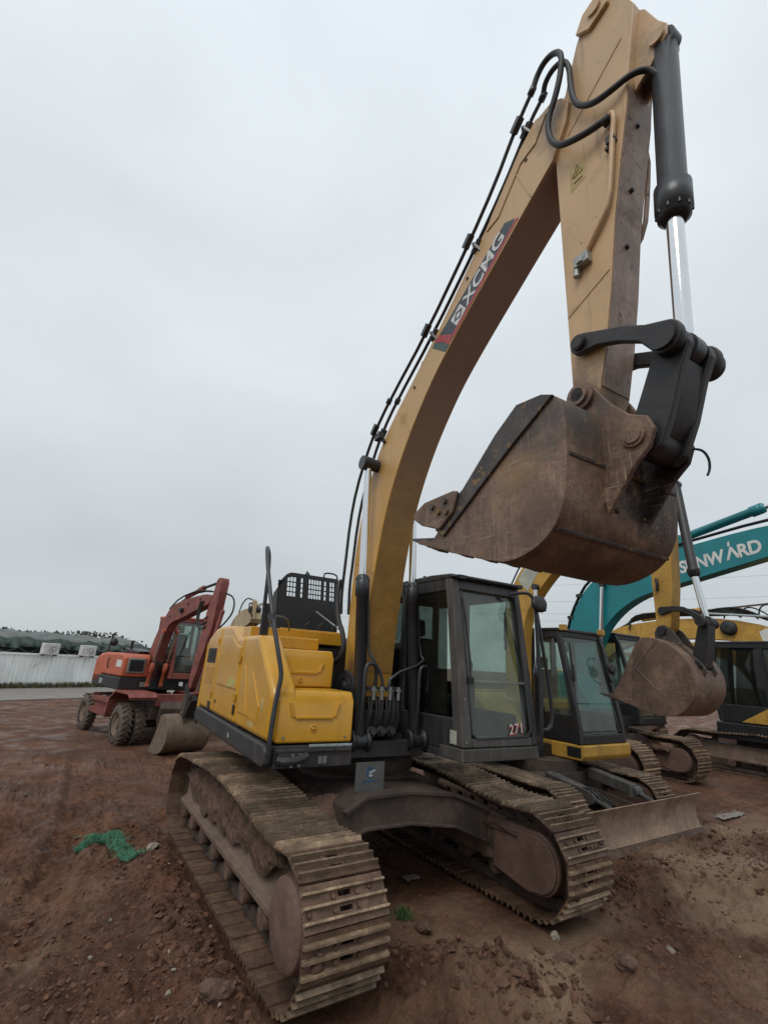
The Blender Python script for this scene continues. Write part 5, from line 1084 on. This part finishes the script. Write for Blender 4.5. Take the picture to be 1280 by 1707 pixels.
arm_set(M4, .1, .18, [(-.1, 1.3), (.3, 1.3), (.55, 2.4), (1.3, 2.9), (3.2, 2.5), (3.3, 2.8), (1.6, 3.3), (.3, 3.1), (-.1, 2.3)], YEL2)
sb = empty('steel_beam', (-12.5, -1.85, 0)); tag(sb, 'long muddy steel channel beam lying in front of the black and yellow excavator', 'beam')
dv = Vector((.25, 1.39, 0)).normalized()
b = MB(); p_ = Vector((-1.0*dv.x, -1.0*dv.y, .22)); q_ = Vector((5*dv.x, 5*dv.y, .22))
b.bar(p_, q_, .05, .40).bar(p_+Vector((-.08, 0, .20)), q_+Vector((-.08, 0, .20)), .22, .03).bar(p_+Vector((-.08, 0, -.20)), q_+Vector((-.08, 0, -.20)), .22, .03)
b.obj('channel', FRAME, sb, bevel=.006)
MB().bar(dv*1.05+Vector((.028, 0, .20)), dv*1.16+Vector((.028, 0, .20)), .01, .10).obj('slot', HOODM, sb)

# ---------------- yellow excavator far behind, boom lowered over the row
M5 = empty('tracked_excavator', (-14.4, -6.6, 0))
tag(M5, 'yellow excavator at the back, hoses along its lowered boom, behind the black door', 'excavator', 'excavators parked in the yard')
crawler(M5, 2.2, .55, track_loop(2.0, -2.0, .36, .46), .30, 2.09, -2.09, .46, .37, SHOE3, False, guard=False)
carbody(M5, 2.2, .42, .92, .7); house(M5, 1.3, .8, -2.3, 1.05, 2.2, YEL2, BLK)
cab_simple(M5, -1.3, -.25, [(1.25, 1.1), (1.2, 1.9), (1.0, 2.8), (.95, 3.0)], -.45, YEL2, 1.85)
bm5 = arm_set(M5, .2, .2, [(.0, 1.4), (.35, 1.4), (.8, 2.6), (1.7, 3.20), (3.0, 3.42), (4.6, 3.42), (5.8, 3.25), (6.9, 2.85), (7.0, 3.05), (6.2, 3.75), (5.2, 4.0), (4.2, 4.08), (2.6, 4.02), (1.3, 3.80), (.3, 3.1), (-.05, 2.2)], YEL2)
MB().prism([(5.95, 3.35), (6.6, 3.15), (6.6, 3.45), (6.1, 3.70), (5.9, 3.6)], .401, .405).obj('sticker', WHITE, bm5)
for i in range(5):
    dx = -.1+.09*i; MB().tube([(.2+dx, 1.2+.2*i, 3.75), (.2+dx, 2.2, 4.18+.04*i), (.2+dx, 3.6+.2*i, 4.22), (.22+dx, 5.0, 4.14+.05*i), (.2+dx, 5.6, 4.2+.03*i), (.2+dx, 6.5, 3.75)], .03, 6, smooth_path=2).obj('hose', HOSE, bm5)
for k_ in range(4):
    y0 = 4.6+.45*k_; MB().tube([(.42, y0, 4.02), (.46, y0+.12, 4.22+.05*k_), (.46, y0+.45, 4.30+.06*(k_ % 2)), (.42, y0+.9, 4.05-.08*k_)], .022, 6, smooth_path=2).obj('hose', HOSE, bm5)
MB().tube([(.5, 3.2, 4.35), (.5, 6.8, 3.95)], .035, 8).obj('pipe', PALE, bm5)
MB().lathe((.40, 5.15, 3.72), (1, 0, 0), [(0, .22), (.12, .22), (.14, .1)], 16).obj('pivot_boss', HOSE, bm5)
hydraulic(M5, (-.1, 2.2, 4.15), (-.1, 4.2, 4.38), (-.1, 6.3, 4.5), .08, .05, 'arm_cylinder', mats=(YEL2, CHROME))

# ---------------- machine whose boom shows over the engine hood
M6 = empty('tracked_excavator', (-1.75, -11.3, 0))
tag(M6, 'pale yellow excavator mostly hidden behind the engine hood of the large one', 'excavator', 'excavators parked in the yard')
BEI = mat('pale beige paint', (.40, .30, .17), .5, var=.2, dirt=.3, chips=.5)
crawler(M6, 2.0, .5, track_loop(1.7, -1.7, .34, .44), .30, 1.79, -1.79, .44, .35, SHOE3, False, guard=False)
carbody(M6, 2.0, .4, .9, .6); house(M6, 1.2, .7, -2.0, 1.05, 2.0, BEI, BLK)
cab_simple(M6, -1.2, -.25, [(1.1, 1.1), (1.05, 1.8), (.9, 2.5), (.85, 2.65)], -.45, BLK, 1.8)
arm_set(M6, .25, .16, [(.0, 1.4), (.3, 1.4), (.7, 2.3), (1.5, 2.85), (2.6, 2.9), (2.7, 3.15), (2.4, 3.40), (1.6, 3.38), (.7, 3.05), (.05, 2.3)], BEI)
MB().prism([(2.35, 3.0), (2.75, 3.05), (2.72, 3.60), (2.55, 3.66), (2.38, 3.4)], .30, .38).obj('stick', BEI, M6, bevel=.02)
MB().cyl((.1, 2.5, 3.35), (.45, 2.5, 3.35), .09, n=14).obj('pin', LINKM, M6)
MB().tube([(.36, 2.7, 3.1), (.5, 2.75, 3.3), (.5, 2.6, 3.55), (.30, 2.4, 3.5)], .02, 6, smooth_path=2).obj('hose', HOSE, M6)
MB().tube([(-.2, 2.2, 3.3), (-.3, 2.3, 3.55), (-.25, 2.0, 3.6)], .02, 6, smooth_path=2).obj('hose', HOSE, M6)
MB().tube([(.42, 2.6, 3.62), (.48, 2.3, 3.7), (.46, 1.8, 3.55), (.40, 1.4, 3.30)], .02, 6, smooth_path=2).obj('hose', HOSE, M6)
hydraulic(M6, (.0, .9, 3.28), (.0, 1.9, 3.56), (.0, 2.6, 3.60), .08, .05, 'arm_cylinder', mats=(BEI, CHROME))

# ================================================================ red wheeled excavator
RA = math.atan2(.2186, .9758)
RD = empty('wheeled_excavator', (.69, -7.6, 0), RA)
tag(RD, 'red orange wheeled excavator with double front tyres and bucket resting on the ground', 'excavator', 'excavators parked in the yard')
def wheel(x, y, r=.44, w=.24, sg=1):
    b = MB().lathe((x-w/2, y, r), (1, 0, 0), [(0, r*.58), (.0, r*.80), (.03, r*.93), (.06, r*.965), (w-.06, r*.965), (w-.03, r*.93), (w, r*.80), (w, r*.58)], 30, cap=False)
    for i in range(22):
        a = 2*math.pi*i/22
        for s_ in (0, 1):
            aa = a+(math.pi/22 if s_ else 0); x0 = x-w/2+.005 if s_ == 0 else x-.01; x1 = x+.01 if s_ == 0 else x+w/2-.005
            sk = .16 if s_ == 0 else -.16
            p = lambda xx, t, rr: (xx, y+rr*math.cos(t), r+rr*math.sin(t))
            t0 = aa if s_ == 0 else aa+.16; t1 = t0+sk
            b.hexa([p(x0, t0-.05, r*.95), p(x1, t1-.05, r*.955), p(x1, t1+.05, r*.955), p(x0, t0+.05, r*.95), p(x0, t0-.035, r*1.0), p(x1, t1-.035, r*1.01), p(x1, t1+.035, r*1.01), p(x0, t0+.035, r*1.0)])
    o = b.obj('wheel', TYRE, RD)
    MB().lathe((x-w*.42, y, r), (1, 0, 0), [(0, r*.30), (.0, r*.60), (.02, r*.57), (w*.4, r*.50), (w*.4, r*.2), (w*.44, r*.2), (w*.44, r*.5), (w*.82, r*.57), (w*.84, r*.60), (w*.86, r*.52), (w*.60, r*.48), (w*.56, r*.20)], 24, cap=True).cyl((x+sg*w*.0, y, r), (x+sg*w*.34, y, r), r*.22, n=14).obj('rim', RIM, o)
for x in (.86, .56, -.56, -.86): wheel(x, -.22)
for x in (.86, -.86): wheel(x, -2.72, sg=1 if x > 0 else -1)
MB().prism([(-2.9, .55), (.25, .55), (.32, .95), (-2.95, .90)], -.45, .45).cyl((-.8, -.22, .44), (.8, -.22, .44), .10, n=12).cyl((-.8, -2.72, .44), (.8, -2.72, .44), .10, n=12).obj('chassis', UNDER, RD, bevel=.02)
for sg in (1, -1):
    f_ = [(.40, 1.0), (.42, 1.04), (.28, 1.13), (-.58, 1.13), (-.92, .92), (-1.0, .50), (-.95, .50), (-.87, .90), (-.56, 1.08), (.26, 1.08)]
    MB().prism(f_, sg*.40, sg*1.0).obj('fender', REDD, RD, bevel=.008)
    MB().box((min(sg*.46, sg*.98), -2.2, .88), (max(sg*.46, sg*.98), -2.14, .95)).prism([(-1.02, .50), (-1.02, .66), (-2.25, .62), (-2.25, .50)], sg*.80, sg*.98).prism([(-1.0, .80), (-.95, .92), (-2.25, .88), (-2.25, .78)], sg*.80, sg*.98).box((min(sg*.46, sg*.9), -2.2, .62), (max(sg*.46, sg*.9), -1.0, .86)).obj('step_frame', REDD, RD, bevel=.01)
MB().prism([(.30, .55), (.40, .40), (.46, .80), (.36, .95)], -1.0, .30).obj('front_plate', UNDER, RD, bevel=.01)
MB().box((-.45, .24, .84), (.40, .34, 1.10)).obj('front_step', REDD, RD, bevel=.02)
MB().cyl((0, -1.4, .90), (0, -1.4, 1.15), .5, n=28).obj('swing_ring', UNDER, RD)
# upper body
MB().box((-1.0, -2.55, 1.12), (.98, -.52, 1.40)).obj('deck', BLK, RD, bevel=.03)
MB().prism([(-.52, 1.405), (-.50, 1.85), (-.62, 1.93), (-2.0, 1.93), (-2.0, 1.405)], .36, .98).obj('side_panel', RED, RD, bevel=.05, seg=3)
b = MB(); b.prism([(-2.01, 1.15), (-2.01, 1.93), (-2.35, 1.90), (-2.62, 1.80), (-2.66, 1.15)], -1.0, .98); b.obj('counterweight', RED, RD, bevel=.10, seg=4)
gr_ = MB().box((.48, -.50, 1.50), (.88, -.47, 1.84)).obj('grille_frame', STEEL, RD, bevel=.03)
MB().box((.52, -.475, 1.54), (.84, -.455, 1.80)).obj('grille', BLK, gr_, bevel=.02)
b = MB()
for i in range(8): b.box((.53, -.456, 1.555+.031*i), (.83, -.445, 1.568+.031*i))
b.obj('louvre', BLK, gr_)
tm = text_mesh('210', .15, bold=.004, ext=.001, shear=.2); place_mesh(tm, (.986, -1.95, 1.20), (0, 1, 0), (0, 0, 1)); link('lettering', tm, WHITE, RD)
MB().box((-.98, -1.85, 1.42), (.34, -1.3, 1.95)).obj('engine_house', RED, RD, bevel=.04)
MB().prism([(-1.9, 1.93), (-.9, 1.93), (-.85, 2.0), (-1.9, 2.06)], .1, .55).obj('engine_cover', BLK, RD, bevel=.03)
MB().tube([(.92, -2.0, 1.75), (.94, -1.85, 2.15), (.93, -1.8, 2.40), (.90, -1.7, 2.42)], .016, 6, smooth_path=1).obj('handrail', BLK, RD)
MB().lathe((.90, -1.75, 2.18), (0, 1, .1), [(0, .04), (0, .09), (.02, .10), (.04, .04)], 14).obj('mirror', BLK, RD)
MB().tube([(.97, -1.5, 1.55), (1.01, -1.5, 1.6), (1.01, -1.5, 1.78), (.97, -1.5, 1.82)], .012, 6, smooth_path=1).obj('handle', BLK, RD)
MB().cyl((.5, -1.6, 1.92), (.5, -1.6, 2.25), .035, n=10).obj('exhaust', BLK, RD)
cabr = cab_simple(RD, -.98, -.02, [(-.18, 1.40), (-.16, 1.60), (-.22, 2.1), (-.38, 2.70), (-.44, 2.86)], -1.45, REDD, 1.95, roof=RED)
XB = .22
bmr = arm_set(RD, XB, .10, [(-1.00, 1.12), (-.82, 1.08), (-.66, 1.2), (-.42, 1.62), (-.30, 2.05), (-.05, 2.58), (.18, 2.72), (.60, 2.78), (1.65, 3.02), (1.92, 3.06), (2.0, 3.16), (1.90, 3.29), (1.50, 3.30), (.60, 3.22), (.02, 3.12), (-.24, 2.92), (-.62, 2.45), (-.88, 1.95), (-1.02, 1.5)], REDD)
hydraulic(RD, (XB+.16, -.42, 1.25), (XB+.16, -.30, 1.75), (XB+.16, -.02, 2.5), .045, .028, 'boom_cylinder', mats=(RED, CHROME), eye=.03)
hydraulic(RD, (XB-.16, -.42, 1.25), (XB-.16, -.30, 1.75), (XB-.16, -.02, 2.5), .045, .028, 'boom_cylinder', mats=(RED, CHROME), eye=.03)
MB().prism([(1.88, 2.90), (2.04, 3.28), (2.12, 3.58), (2.20, 3.63), (2.32, 3.62), (2.36, 3.52), (2.30, 3.1), (2.24, 2.60), (1.76, 1.36), (1.66, 1.28), (1.56, 1.32)], XB-.09, XB+.09).obj('stick', REDD, RD, bevel=.01)
hydraulic(RD, (XB, .55, 3.30), (XB, 1.4, 3.48), (XB, 2.18, 3.56), .05, .03, 'arm_cylinder', mats=(REDD, LINKM), eye=.03)
for dx in (-.06, .06): MB().tube([(XB+dx, -.2, 3.05), (XB+dx, .3, 3.30), (XB+dx, 1.2, 3.42), (XB+dx, 1.9, 3.36)], .018, 6, smooth_path=1).obj('pipe', HOSE, RD)
MB().tube([(XB, 2.40, 3.30), (XB-.05, 2.75, 3.20), (XB-.05, 2.80, 2.90), (XB, 2.62, 2.68), (XB, 2.36, 2.55)], .018, 6, smooth_path=2).obj('hose', HOSE, RD)
for i in range(3): MB().tube([(XB+.11, 1.55+.08*i, 3.15), (XB+.13, 1.50+.06*i, 2.8), (XB+.13, 1.72, 2.5+.1*i), (XB+.10, 1.98, 2.6+.1*i)], .014, 6, smooth_path=2).obj('hose', HOSE, RD)
hydraulic(RD, (XB, 2.42, 2.9), (XB, 2.12, 1.95), (XB, 1.86, 1.25), .045, .03, 'bucket_cylinder', mats=(REDD, CHROME), eye=.03)
MB().prism(dog((1.60, 1.36), (1.82, 1.18), .05, .06, .07), XB-.13, XB-.10).prism(dog((1.60, 1.36), (1.82, 1.18), .05, .06, .07), XB+.10, XB+.13).prism([(1.86, 1.24), (1.90, 1.10), (1.70, .78), (1.58, .78), (1.66, 1.0), (1.76, 1.22)], XB-.09, XB+.09).obj('bucket_link', LINKM, RD, bevel=.01)
wr_ = [(.82, .03), (1.15, .02), (1.42, .06), (1.58, .16), (1.68, .32), (1.70, .50), (1.64, .68), (1.50, .78), (1.34, .80)]
simple_bucket(RD, .14, .46, wr_, [(1.34, .80), (1.24, .76), (1.13, .45), (.98, .18)]+wr_, [(1.38, .70), (1.40, .90), (1.50, 1.32), (1.60, 1.36), (1.66, 1.25), (1.60, .95), (1.70, .80), (1.66, .62)], [(1.58, 1.30), (1.64, .80)], mats=(mat('tan worn bucket', (.17, .125, .09), .7, .1, var=.3, vscale=6, dirt=.3, bump=.2), BUCKD), teeth=((.90, .045), (.70, .03)))

# red fittings
MB().box((XB+.10, .62, 2.92), (XB+.18, .72, 3.02)).cyl((XB+.14, .72, 2.97), (XB+.14, .735, 2.97), .035, n=12).obj('work_lamp', BLK, RD, bevel=.008)
MB().box((.30, -.46, 1.19), (.52, -.515, 1.30)).obj('lamp', STEEL, RD, bevel=.01)
MB().prism([(-.95, 1.62), (-.60, 1.62), (-.60, 1.78), (-.95, 1.78)], .981, .985).obj('sticker', WHITE, RD)
MB().bar((-.10, -.19, 1.60), (-.40, -.33, 2.55), .018).obj('wiper', BLK, cabr)
MB().prism([(-.20, 1.25), (.0, 1.25), (.0, 1.34), (-.20, 1.34)], -.30, -.29).obj('sticker', WHITE, RD)
MB().tube([(.20, -.95, 2.0), (.28, -.6, 2.05), (.30, -.35, 1.9), (.28, -.3, 1.5)], .018, 6, smooth_path=2).obj('hose', HOSE, RD)
for i in range(4): MB().tube([(.05+.05*i, -.48, 1.42), (.07+.05*i, -.30, 1.60+.05*i), (.12+.03*i, -.45, 1.85)], .014, 6, smooth_path=2).obj('hose', HOSE, RD)
for y, z in ((.0, 2.85), (.9, 3.12), (1.5, 3.2)): MB().cyl((XB+.10, y, z), (XB+.115, y, z), .03, n=10).obj('pin_cap', LINKM, RD)
MB().box((.60, .30, .98), (.95, .36, 1.06)).obj('lamp', STEEL, RD, bevel=.01)
# ================================================================ yard edge on the left
wd = Vector((-.88, -.475, 0)).normalized(); wn = Vector((-wd.y, wd.x, 0))     # along the wall, and away from the camera
if wn.y > 0: wn = -wn
w0 = Vector((9.3, -20.13, 0))
WALL = empty('site_wall', w0); tag(WALL, 'low white corrugated sheet metal wall of the site hut at the far left', 'wall')
WALL.rotation_euler.z = math.atan2(wd.y, wd.x)
# local frame: x along the wall, -y or +y away from the camera
back = 1 if (Matrix.Rotation(WALL.rotation_euler.z, 3, 'Z') @ Vector((0, 1, 0))).dot(wn) > 0 else -1
pw = .40; b = MB()
prof = [(0, 0), (.02, 0), (.035, -.028), (.065, -.028), (.08, 0), (.20, 0), (.215, -.028), (.245, -.028), (.26, 0), (pw-.004, 0)]
vs = []; fs = []
for z in (.05, 1.50):
    for x, y in prof: vs.append((x, y*back, z))
    for x, y in prof: vs.append((x, (y+.008)*back, z))
k = len(prof)
for i in range(k-1):
    fs += [(i, i+1, 2*k+i+1, 2*k+i), (k+i+1, k+i, 3*k+i, 3*k+i+1), (2*k+i, 2*k+i+1, 3*k+i+1, 3*k+i), (i+1, i, k+i, k+i+1)]
b.add(vs, fs); pm = b.mesh('wall_panel'); pm.materials.append(WALLM)
for i in range(42):
    o = bpy.data.objects.new('wall_panel', pm); COL.objects.link(o); o.parent = WALL; o.location = (i*pw, random.uniform(-.006, .006), random.uniform(-.012, .012)); o.rotation_euler.y = random.uniform(-.006, .006)
MB().box((0, min(0, back*.06)-.05, 1.47), (16.8, max(0, back*.06)+.05, 1.56)).obj('cap_rail', WALLM, WALL)
MB().box((0, min(back*.02, back*3.0), 0), (16.8, max(back*.02, back*3.0), 1.46)).obj('hut_body', DECK, WALL)
def along(px_t, z, off=0.): return w0+wd*px_t+wn*off+Vector((0, 0, z))
def ac(t, z, lab):
    r_ = empty('air_conditioner', along(t, z, -.12)); r_.rotation_euler.z = WALL.rotation_euler.z
    s_ = -back
    MB().box((-.36, -.14, 0), (.36, .14, .52)).obj('casing', ACM, r_, bevel=.02)
    MB().lathe((.08, s_*.141, .26), (0, s_, 0), [(0, .20), (.012, .20), (.014, .19)], 24).obj('fan_recess', HOODM, r_)
    g = MB()
    for i in range(4): g.lathe((.08, s_*.155, .26), (0, s_, 0), [(0, .05+.045*i), (0, .058+.045*i), (.006, .058+.045*i), (.006, .05+.045*i)], 20)
    for i in range(8):
        a = math.pi*i/8; g.bar((.08-.19*math.cos(a), s_*.165, .26-.19*math.sin(a)), (.08+.19*math.cos(a), s_*.165, .26+.19*math.sin(a)), .006)
    g.obj('fan_grille', ACM, r_)
    MB().lathe((.08, s_*.165, .26), (0, s_, 0), [(0, .05), (.01, .045)], 14).obj('fan_hub', ACM, r_)
    MB().box((-.3, -.12, -.06), (-.24, .14, 0)).box((.24, -.12, -.06), (.3, .14, 0)).obj('foot', DECK, r_)
    tag(r_, lab, 'air conditioner', 'air conditioners on the wall')
ac(6.55, 1.53, 'white air conditioner box on the wall, farther from the red excavator'); ac(8.35, 1.53, 'white air conditioner box on the wall, nearer the red excavator')
# tarpaulin over stacked goods behind the wall
def sheet(name, fn, nu, nv_, m_, parent=None, thick=.012):
    vs = [fn(i/nu, j/nv_) for i in range(nu+1) for j in range(nv_+1)]
    fs = [(i*(nv_+1)+j, i*(nv_+1)+j+1, (i+1)*(nv_+1)+j+1, (i+1)*(nv_+1)+j) for i in range(nu) for j in range(nv_)]
    o = MB().add(vs, fs, 0, True).obj(name, m_, parent); s_ = o.modifiers.new('thickness', 'SOLIDIFY'); s_.thickness = thick; return o
def tarp_fn(h0, h1, off0, off1, per, seed, L0=0., L1=15.):
    def fn(u, v):
        t = L0+(L1-L0)*u; s_ = abs((t/per) % 1-.5)*2           # 1 at the ties, 0 between
        h = h0+(h1-h0)*v; sag = (1-s_**1.6)
        nz_ = float(fbm(np.array(t*1.7+seed), np.array(v*2.2), 3, seed))
        z = h+nz_*.10*(.3+v)-sag*.13*v-.10*(1-s_**2)*(1-v)+.06*(1-v)
        fan = math.sin((s_-.5)*9/(.35+.65*(1-v)))*(1-v)*.10
        off = off0+(off1-off0)*v**1.5+.30*sag*(1-.6*v)-.15+fan+.10*math.sin(t*11+seed+2.5*v)*(1-v)+.18*nz_
        return tuple(along(t, z, off))
    return fn
t1 = sheet('tarpaulin', tarp_fn(1.78, 2.28, .30, .7, 1.45, 3, -.5, 13.2), 190, 16, TARP); tag(t1, 'dark green tarpaulin hanging in scallops behind the white wall, the lower one', 'tarpaulin', 'tarpaulins behind the wall')
t2 = sheet('tarpaulin', tarp_fn(2.16, 2.62, .85, 2.6, 1.9, 11, -.5, 12.4), 150, 14, TARP2); tag(t2, 'grey green tarpaulin laid over the top of the stack, above the scalloped one', 'tarpaulin', 'tarpaulins behind the wall')
rack = empty('storage_rack', along(0, 0, .6)); rack.rotation_euler.z = WALL.rotation_euler.z; tag(rack, 'dark steel rack showing under the tarpaulin edge above the wall', 'rack')
for i in range(14): MB().bar((i*1.0, back*.3, 0), (i*1.0, back*.3, 2.1), .05).obj('post', DECK, rack)
MB().box((0, min(back*.1, back*1.9), 1.5), (13, max(back*.1, back*1.9), 2.1)).obj('stored_goods', HOODM, rack)
for i in range(12): MB().bar((i*1.0, 0, 1.55), (i*1.0+.5, 0, 1.78), .03).bar((i*1.0+.5, 0, 1.78), (i*1.0+1, 0, 1.55), .03).obj('brace', STEEL, rack)
# road in front of the wall
def strip(name, a, c, o0, o1, z, m_, n=60, wob=.15, h=.10):
    vs = []; fs = []
    for i in range(n+1):
        t = a+(c-a)*i/n; e0 = wob*float(fbm(np.array(t*.7), np.array(3.), 3, 4))*2
        p0, p1 = along(t, z, o0+e0), along(t, z, o1)
        vs += [p0, p1, p0-Vector((0, 0, h)), p1-Vector((0, 0, h))]
    for i in range(n):
        k = i*4; fs += [(k, k+4, k+5, k+1), (k+2, k+6, k+4, k)]
    o = MB().add(vs, fs).obj(name, m_); m2_ = o.data; return o
tag(strip('road', -30, 45, -5.2, -.25, .045, CONC, 150, .5), kind='structure')
# weeds along the foot of the wall
def blades(name, pts, hmin, hmax, m_, n, label, cat, spread):
    vs = []; fs = []
    for _ in range(n):
        c = random.choice(pts); p = Vector(c)+Vector((random.gauss(0, spread), random.gauss(0, spread), 0)); a = random.uniform(0, 6.28); h = random.uniform(hmin, hmax); w = h*random.uniform(.05, .10); l = random.uniform(.1, .6)*h
        d = Vector((math.cos(a), math.sin(a), 0)); s_ = Vector((-d.y, d.x, 0))*w; o = len(vs)
        vs += [p-s_, p+s_, p+d*l*.35+Vector((0, 0, h*.6))+s_*.8, p+d*l*.35+Vector((0, 0, h*.6))-s_*.8, p+d*l+Vector((0, 0, h))]
        fs += [(o, o+1, o+2, o+3), (o+3, o+2, o+4)]
    return tag(MB().add(vs, fs).obj(name, m_), label, cat, kind='stuff')
DRYG = mat('dry weeds', (.13, .13, .065), .8, var=.4, vscale=2)
blades('weeds', [along(t*.1, 0, -.12) for t in range(0, 150)], .10, .34, DRYG, 4200, 'straggly weeds along the foot of the white wall', 'weeds', .07)
# far trees behind the tarpaulins: leaf clumps
vs = []; fs = []
for _ in range(6000):
    t = random.uniform(-6, 17); k_ = int(t*.8); base = 2.2+.9*float(fbm(np.array(t*.55), np.array(1.5), 3, 61))+.5
    p = along(t, random.uniform(1.6, base+.25*float(fbm(np.array(t*3), np.array(.2), 2, 9))), random.uniform(7, 12)); s_ = random.uniform(.06, .16)
    a, c = Vector((random.uniform(-1, 1), random.uniform(-1, 1), random.uniform(-1, 1))).normalized()*s_, Vector((random.uniform(-1, 1), random.uniform(-1, 1), random.uniform(-1, 1))).normalized()*s_
    o = len(vs); vs += [p-a, p+c, p+a, p-c]; fs.append((o, o+1, o+2, o+3))
tag(MB().add(vs, fs).obj('far_trees', LEAFM), 'line of far off trees just above the tarpaulins', 'trees', kind='stuff')
# overhead cables on the right
for i, (z0, z1, dd) in enumerate(((9.2, 10.6, 60), (8.2, 9.5, 62), (7.6, 8.9, 64), (6.4, 7.5, 66), (11.0, 13.2, 63))):
    A_ = CP+Vector((math.sin(YAW-rad(-6)), -math.cos(YAW-rad(-6)), 0))*dd; B_ = CP+Vector((math.sin(YAW-rad(52)), -math.cos(YAW-rad(52)), 0))*dd
    pts = []
    for k_ in range(25):
        t = k_/24; p = A_.lerp(B_, t); pts.append((p.x, p.y, z0+(z1-z0)*t-1.2*4*t*(1-t)*.5))
    o = MB().tube(pts, .010, 5).obj('power_cable', WIRE); tag(o, '%s of the thin overhead cables in the sky at the right' % ['second from the top', 'third from the top', 'fourth from the top', 'lowest', 'topmost'][i], 'cable', 'overhead power cables')
# ---------------- things lying on the ground
def gz(x, y): return float(ground_h(np.array(x), np.array(y)))
def net_fn(u, v):
    path = [(2.43, -1.58), (2.28, -1.66), (2.14, -1.66), (2.06, -1.50), (2.04, -1.26), (1.99, -1.00), (1.93, -.80)]
    f = u*(len(path)-1); i = min(int(f), len(path)-2); t = f-i; x = path[i][0]*(1-t)+path[i+1][0]*t; y = path[i][1]*(1-t)+path[i+1][1]*t
    dx, dy = path[i+1][0]-path[i][0], path[i+1][1]-path[i][1]; l = math.hypot(dx, dy); nx_, ny_ = -dy/l, dx/l
    w = (.015+.065*math.sin(math.pi*min(1, .05+u*.95))**.7+(.05 if u > .75 else 0))*(v-.5)*2
    nn = float(fbm(np.array(u*14.), np.array(v*9.), 4, 91)); hh = .05*(1-(2*v-1)**2)*math.sin(math.pi*min(1, .06+u*.93))**.6
    return (x+nx_*w+.06*nn, y+ny_*w+.05*float(fbm(np.array(u*15.), np.array(v*8.), 3, 95)), gz(x, y)+.012+hh+.075*abs(nn)+.015*math.sin(v*40+u*9))
net = sheet('green_net', net_fn, 100, 34, NETM, thick=.002)
net.modifiers.clear(); wf = net.modifiers.new('mesh openings', 'WIREFRAME'); wf.thickness = .0032; wf.use_replace = True; tag(net, 'crumpled green construction net lying on the mud at the left', 'net')
nb = MB(); 
for _ in range(140):
    u = random.random(); v = random.random(); p = Vector(net_fn(u, v)); q_ = p+Vector((random.gauss(0, .05), random.gauss(0, .05), random.uniform(-.01, .03))); nb.tube([p, (p+q_)/2+Vector((0, 0, .012)), q_], .0022, 4)
nb.obj('strands', NETM, net)
blades('grass_tuft', [(.115, 1.20, gz(.115, 1.2))], .025, .075, GRASSM, 150, 'small green grass tuft beside the front of the near track', 'grass', .045)
def rock(x, y, r, sc, m_, lab, seed, name='stone', sink=.25, cat='stone'):
    rng = np.random.RandomState(seed); bm = []
    import bmesh
    B = bmesh.new(); bmesh.ops.create_icosphere(B, subdivisions=3, radius=1.0)
    for v in B.verts:
        c = v.co; n_ = float(fbm(np.array(c.x*1.3+seed), np.array(c.y*1.3+c.z*1.7), 4, seed)); v.co = Vector((c.x*sc[0], c.y*sc[1], c.z*sc[2]))*(1+.9*n_)*r
    me = bpy.data.meshes.new(name); B.to_mesh(me); B.free()
    o = link(name, me, m_); o.location = (x, y, gz(x, y)+r*sc[2]*(1-sink*2)*.6); o.rotation_euler = (rng.uniform(-.3, .3), rng.uniform(-.3, .3), rng.uniform(0, 6)); return tag(o, lab, cat, 'stones on the ground')
rock(-.83, 2.01, .045, (1, .8, .7), STONE, 'pale broken stone just in front of the far track', 2)
rock(-1.51, 2.58, .042, (1.3, .6, .5), STONE, 'flat white stone alone on the mud at the lower right', 5)
rock(1.79, 1.57, .10, (1.2, 1, .6), MUDM, 'big mud clod against the outer side of the near track', 8, cat='clod')
rock(.10, 1.46, .09, (.6, 1.3, .5), MUDM, 'long upright mud slab beside the near track front', 9, cat='clod')
rock(.02, 2.12, .07, (1, 1, .8), MUDM, 'round mud clod in the rubble between the two tracks', 14, cat='clod')
rock(-.62, 2.25, .06, (.6, 1.4, .6), MUDM, 'narrow mud clod on the ridge before the far track', 15, cat='clod')
rock(-.86, 2.62, .085, (1, 1.2, .6), MUDM, 'largest mud clod on the ridge at the bottom edge', 18, cat='clod')
rock(1.80, -.95, .06, (1.2, .9, .6), STONE, 'rounded stone beside the green net', 21)
def litter(x, y, l, w, seed, lab, m_=LITTER):
    def fn(u, v):
        nn = float(fbm(np.array(u*5.+seed), np.array(v*5.), 4, seed)); n2_ = float(fbm(np.array(u*6.), np.array(v*6.+seed), 3, seed+7))
        return (x+(u-.5)*l+.25*l*n2_, y+(v-.5)*w+.25*w*nn, gz(x+(u-.5)*l, y)+.02+.35*w*abs(nn)+.1*w*n2_)
    return tag(sheet('litter', fn, 26, 16, m_, thick=.003), lab, 'litter', 'litter on the ground')
litter(-6.75, .90, .75, .18, 3, 'crumpled dirty cloth on the mud at the right edge')
litter(-.40, .62, .16, .10, 5, 'scrap of white plastic in the shade between the tracks')
litter(-6.1, 1.75, .30, .2, 9, 'flat grey scrap at the right edge of the mud', STONE)
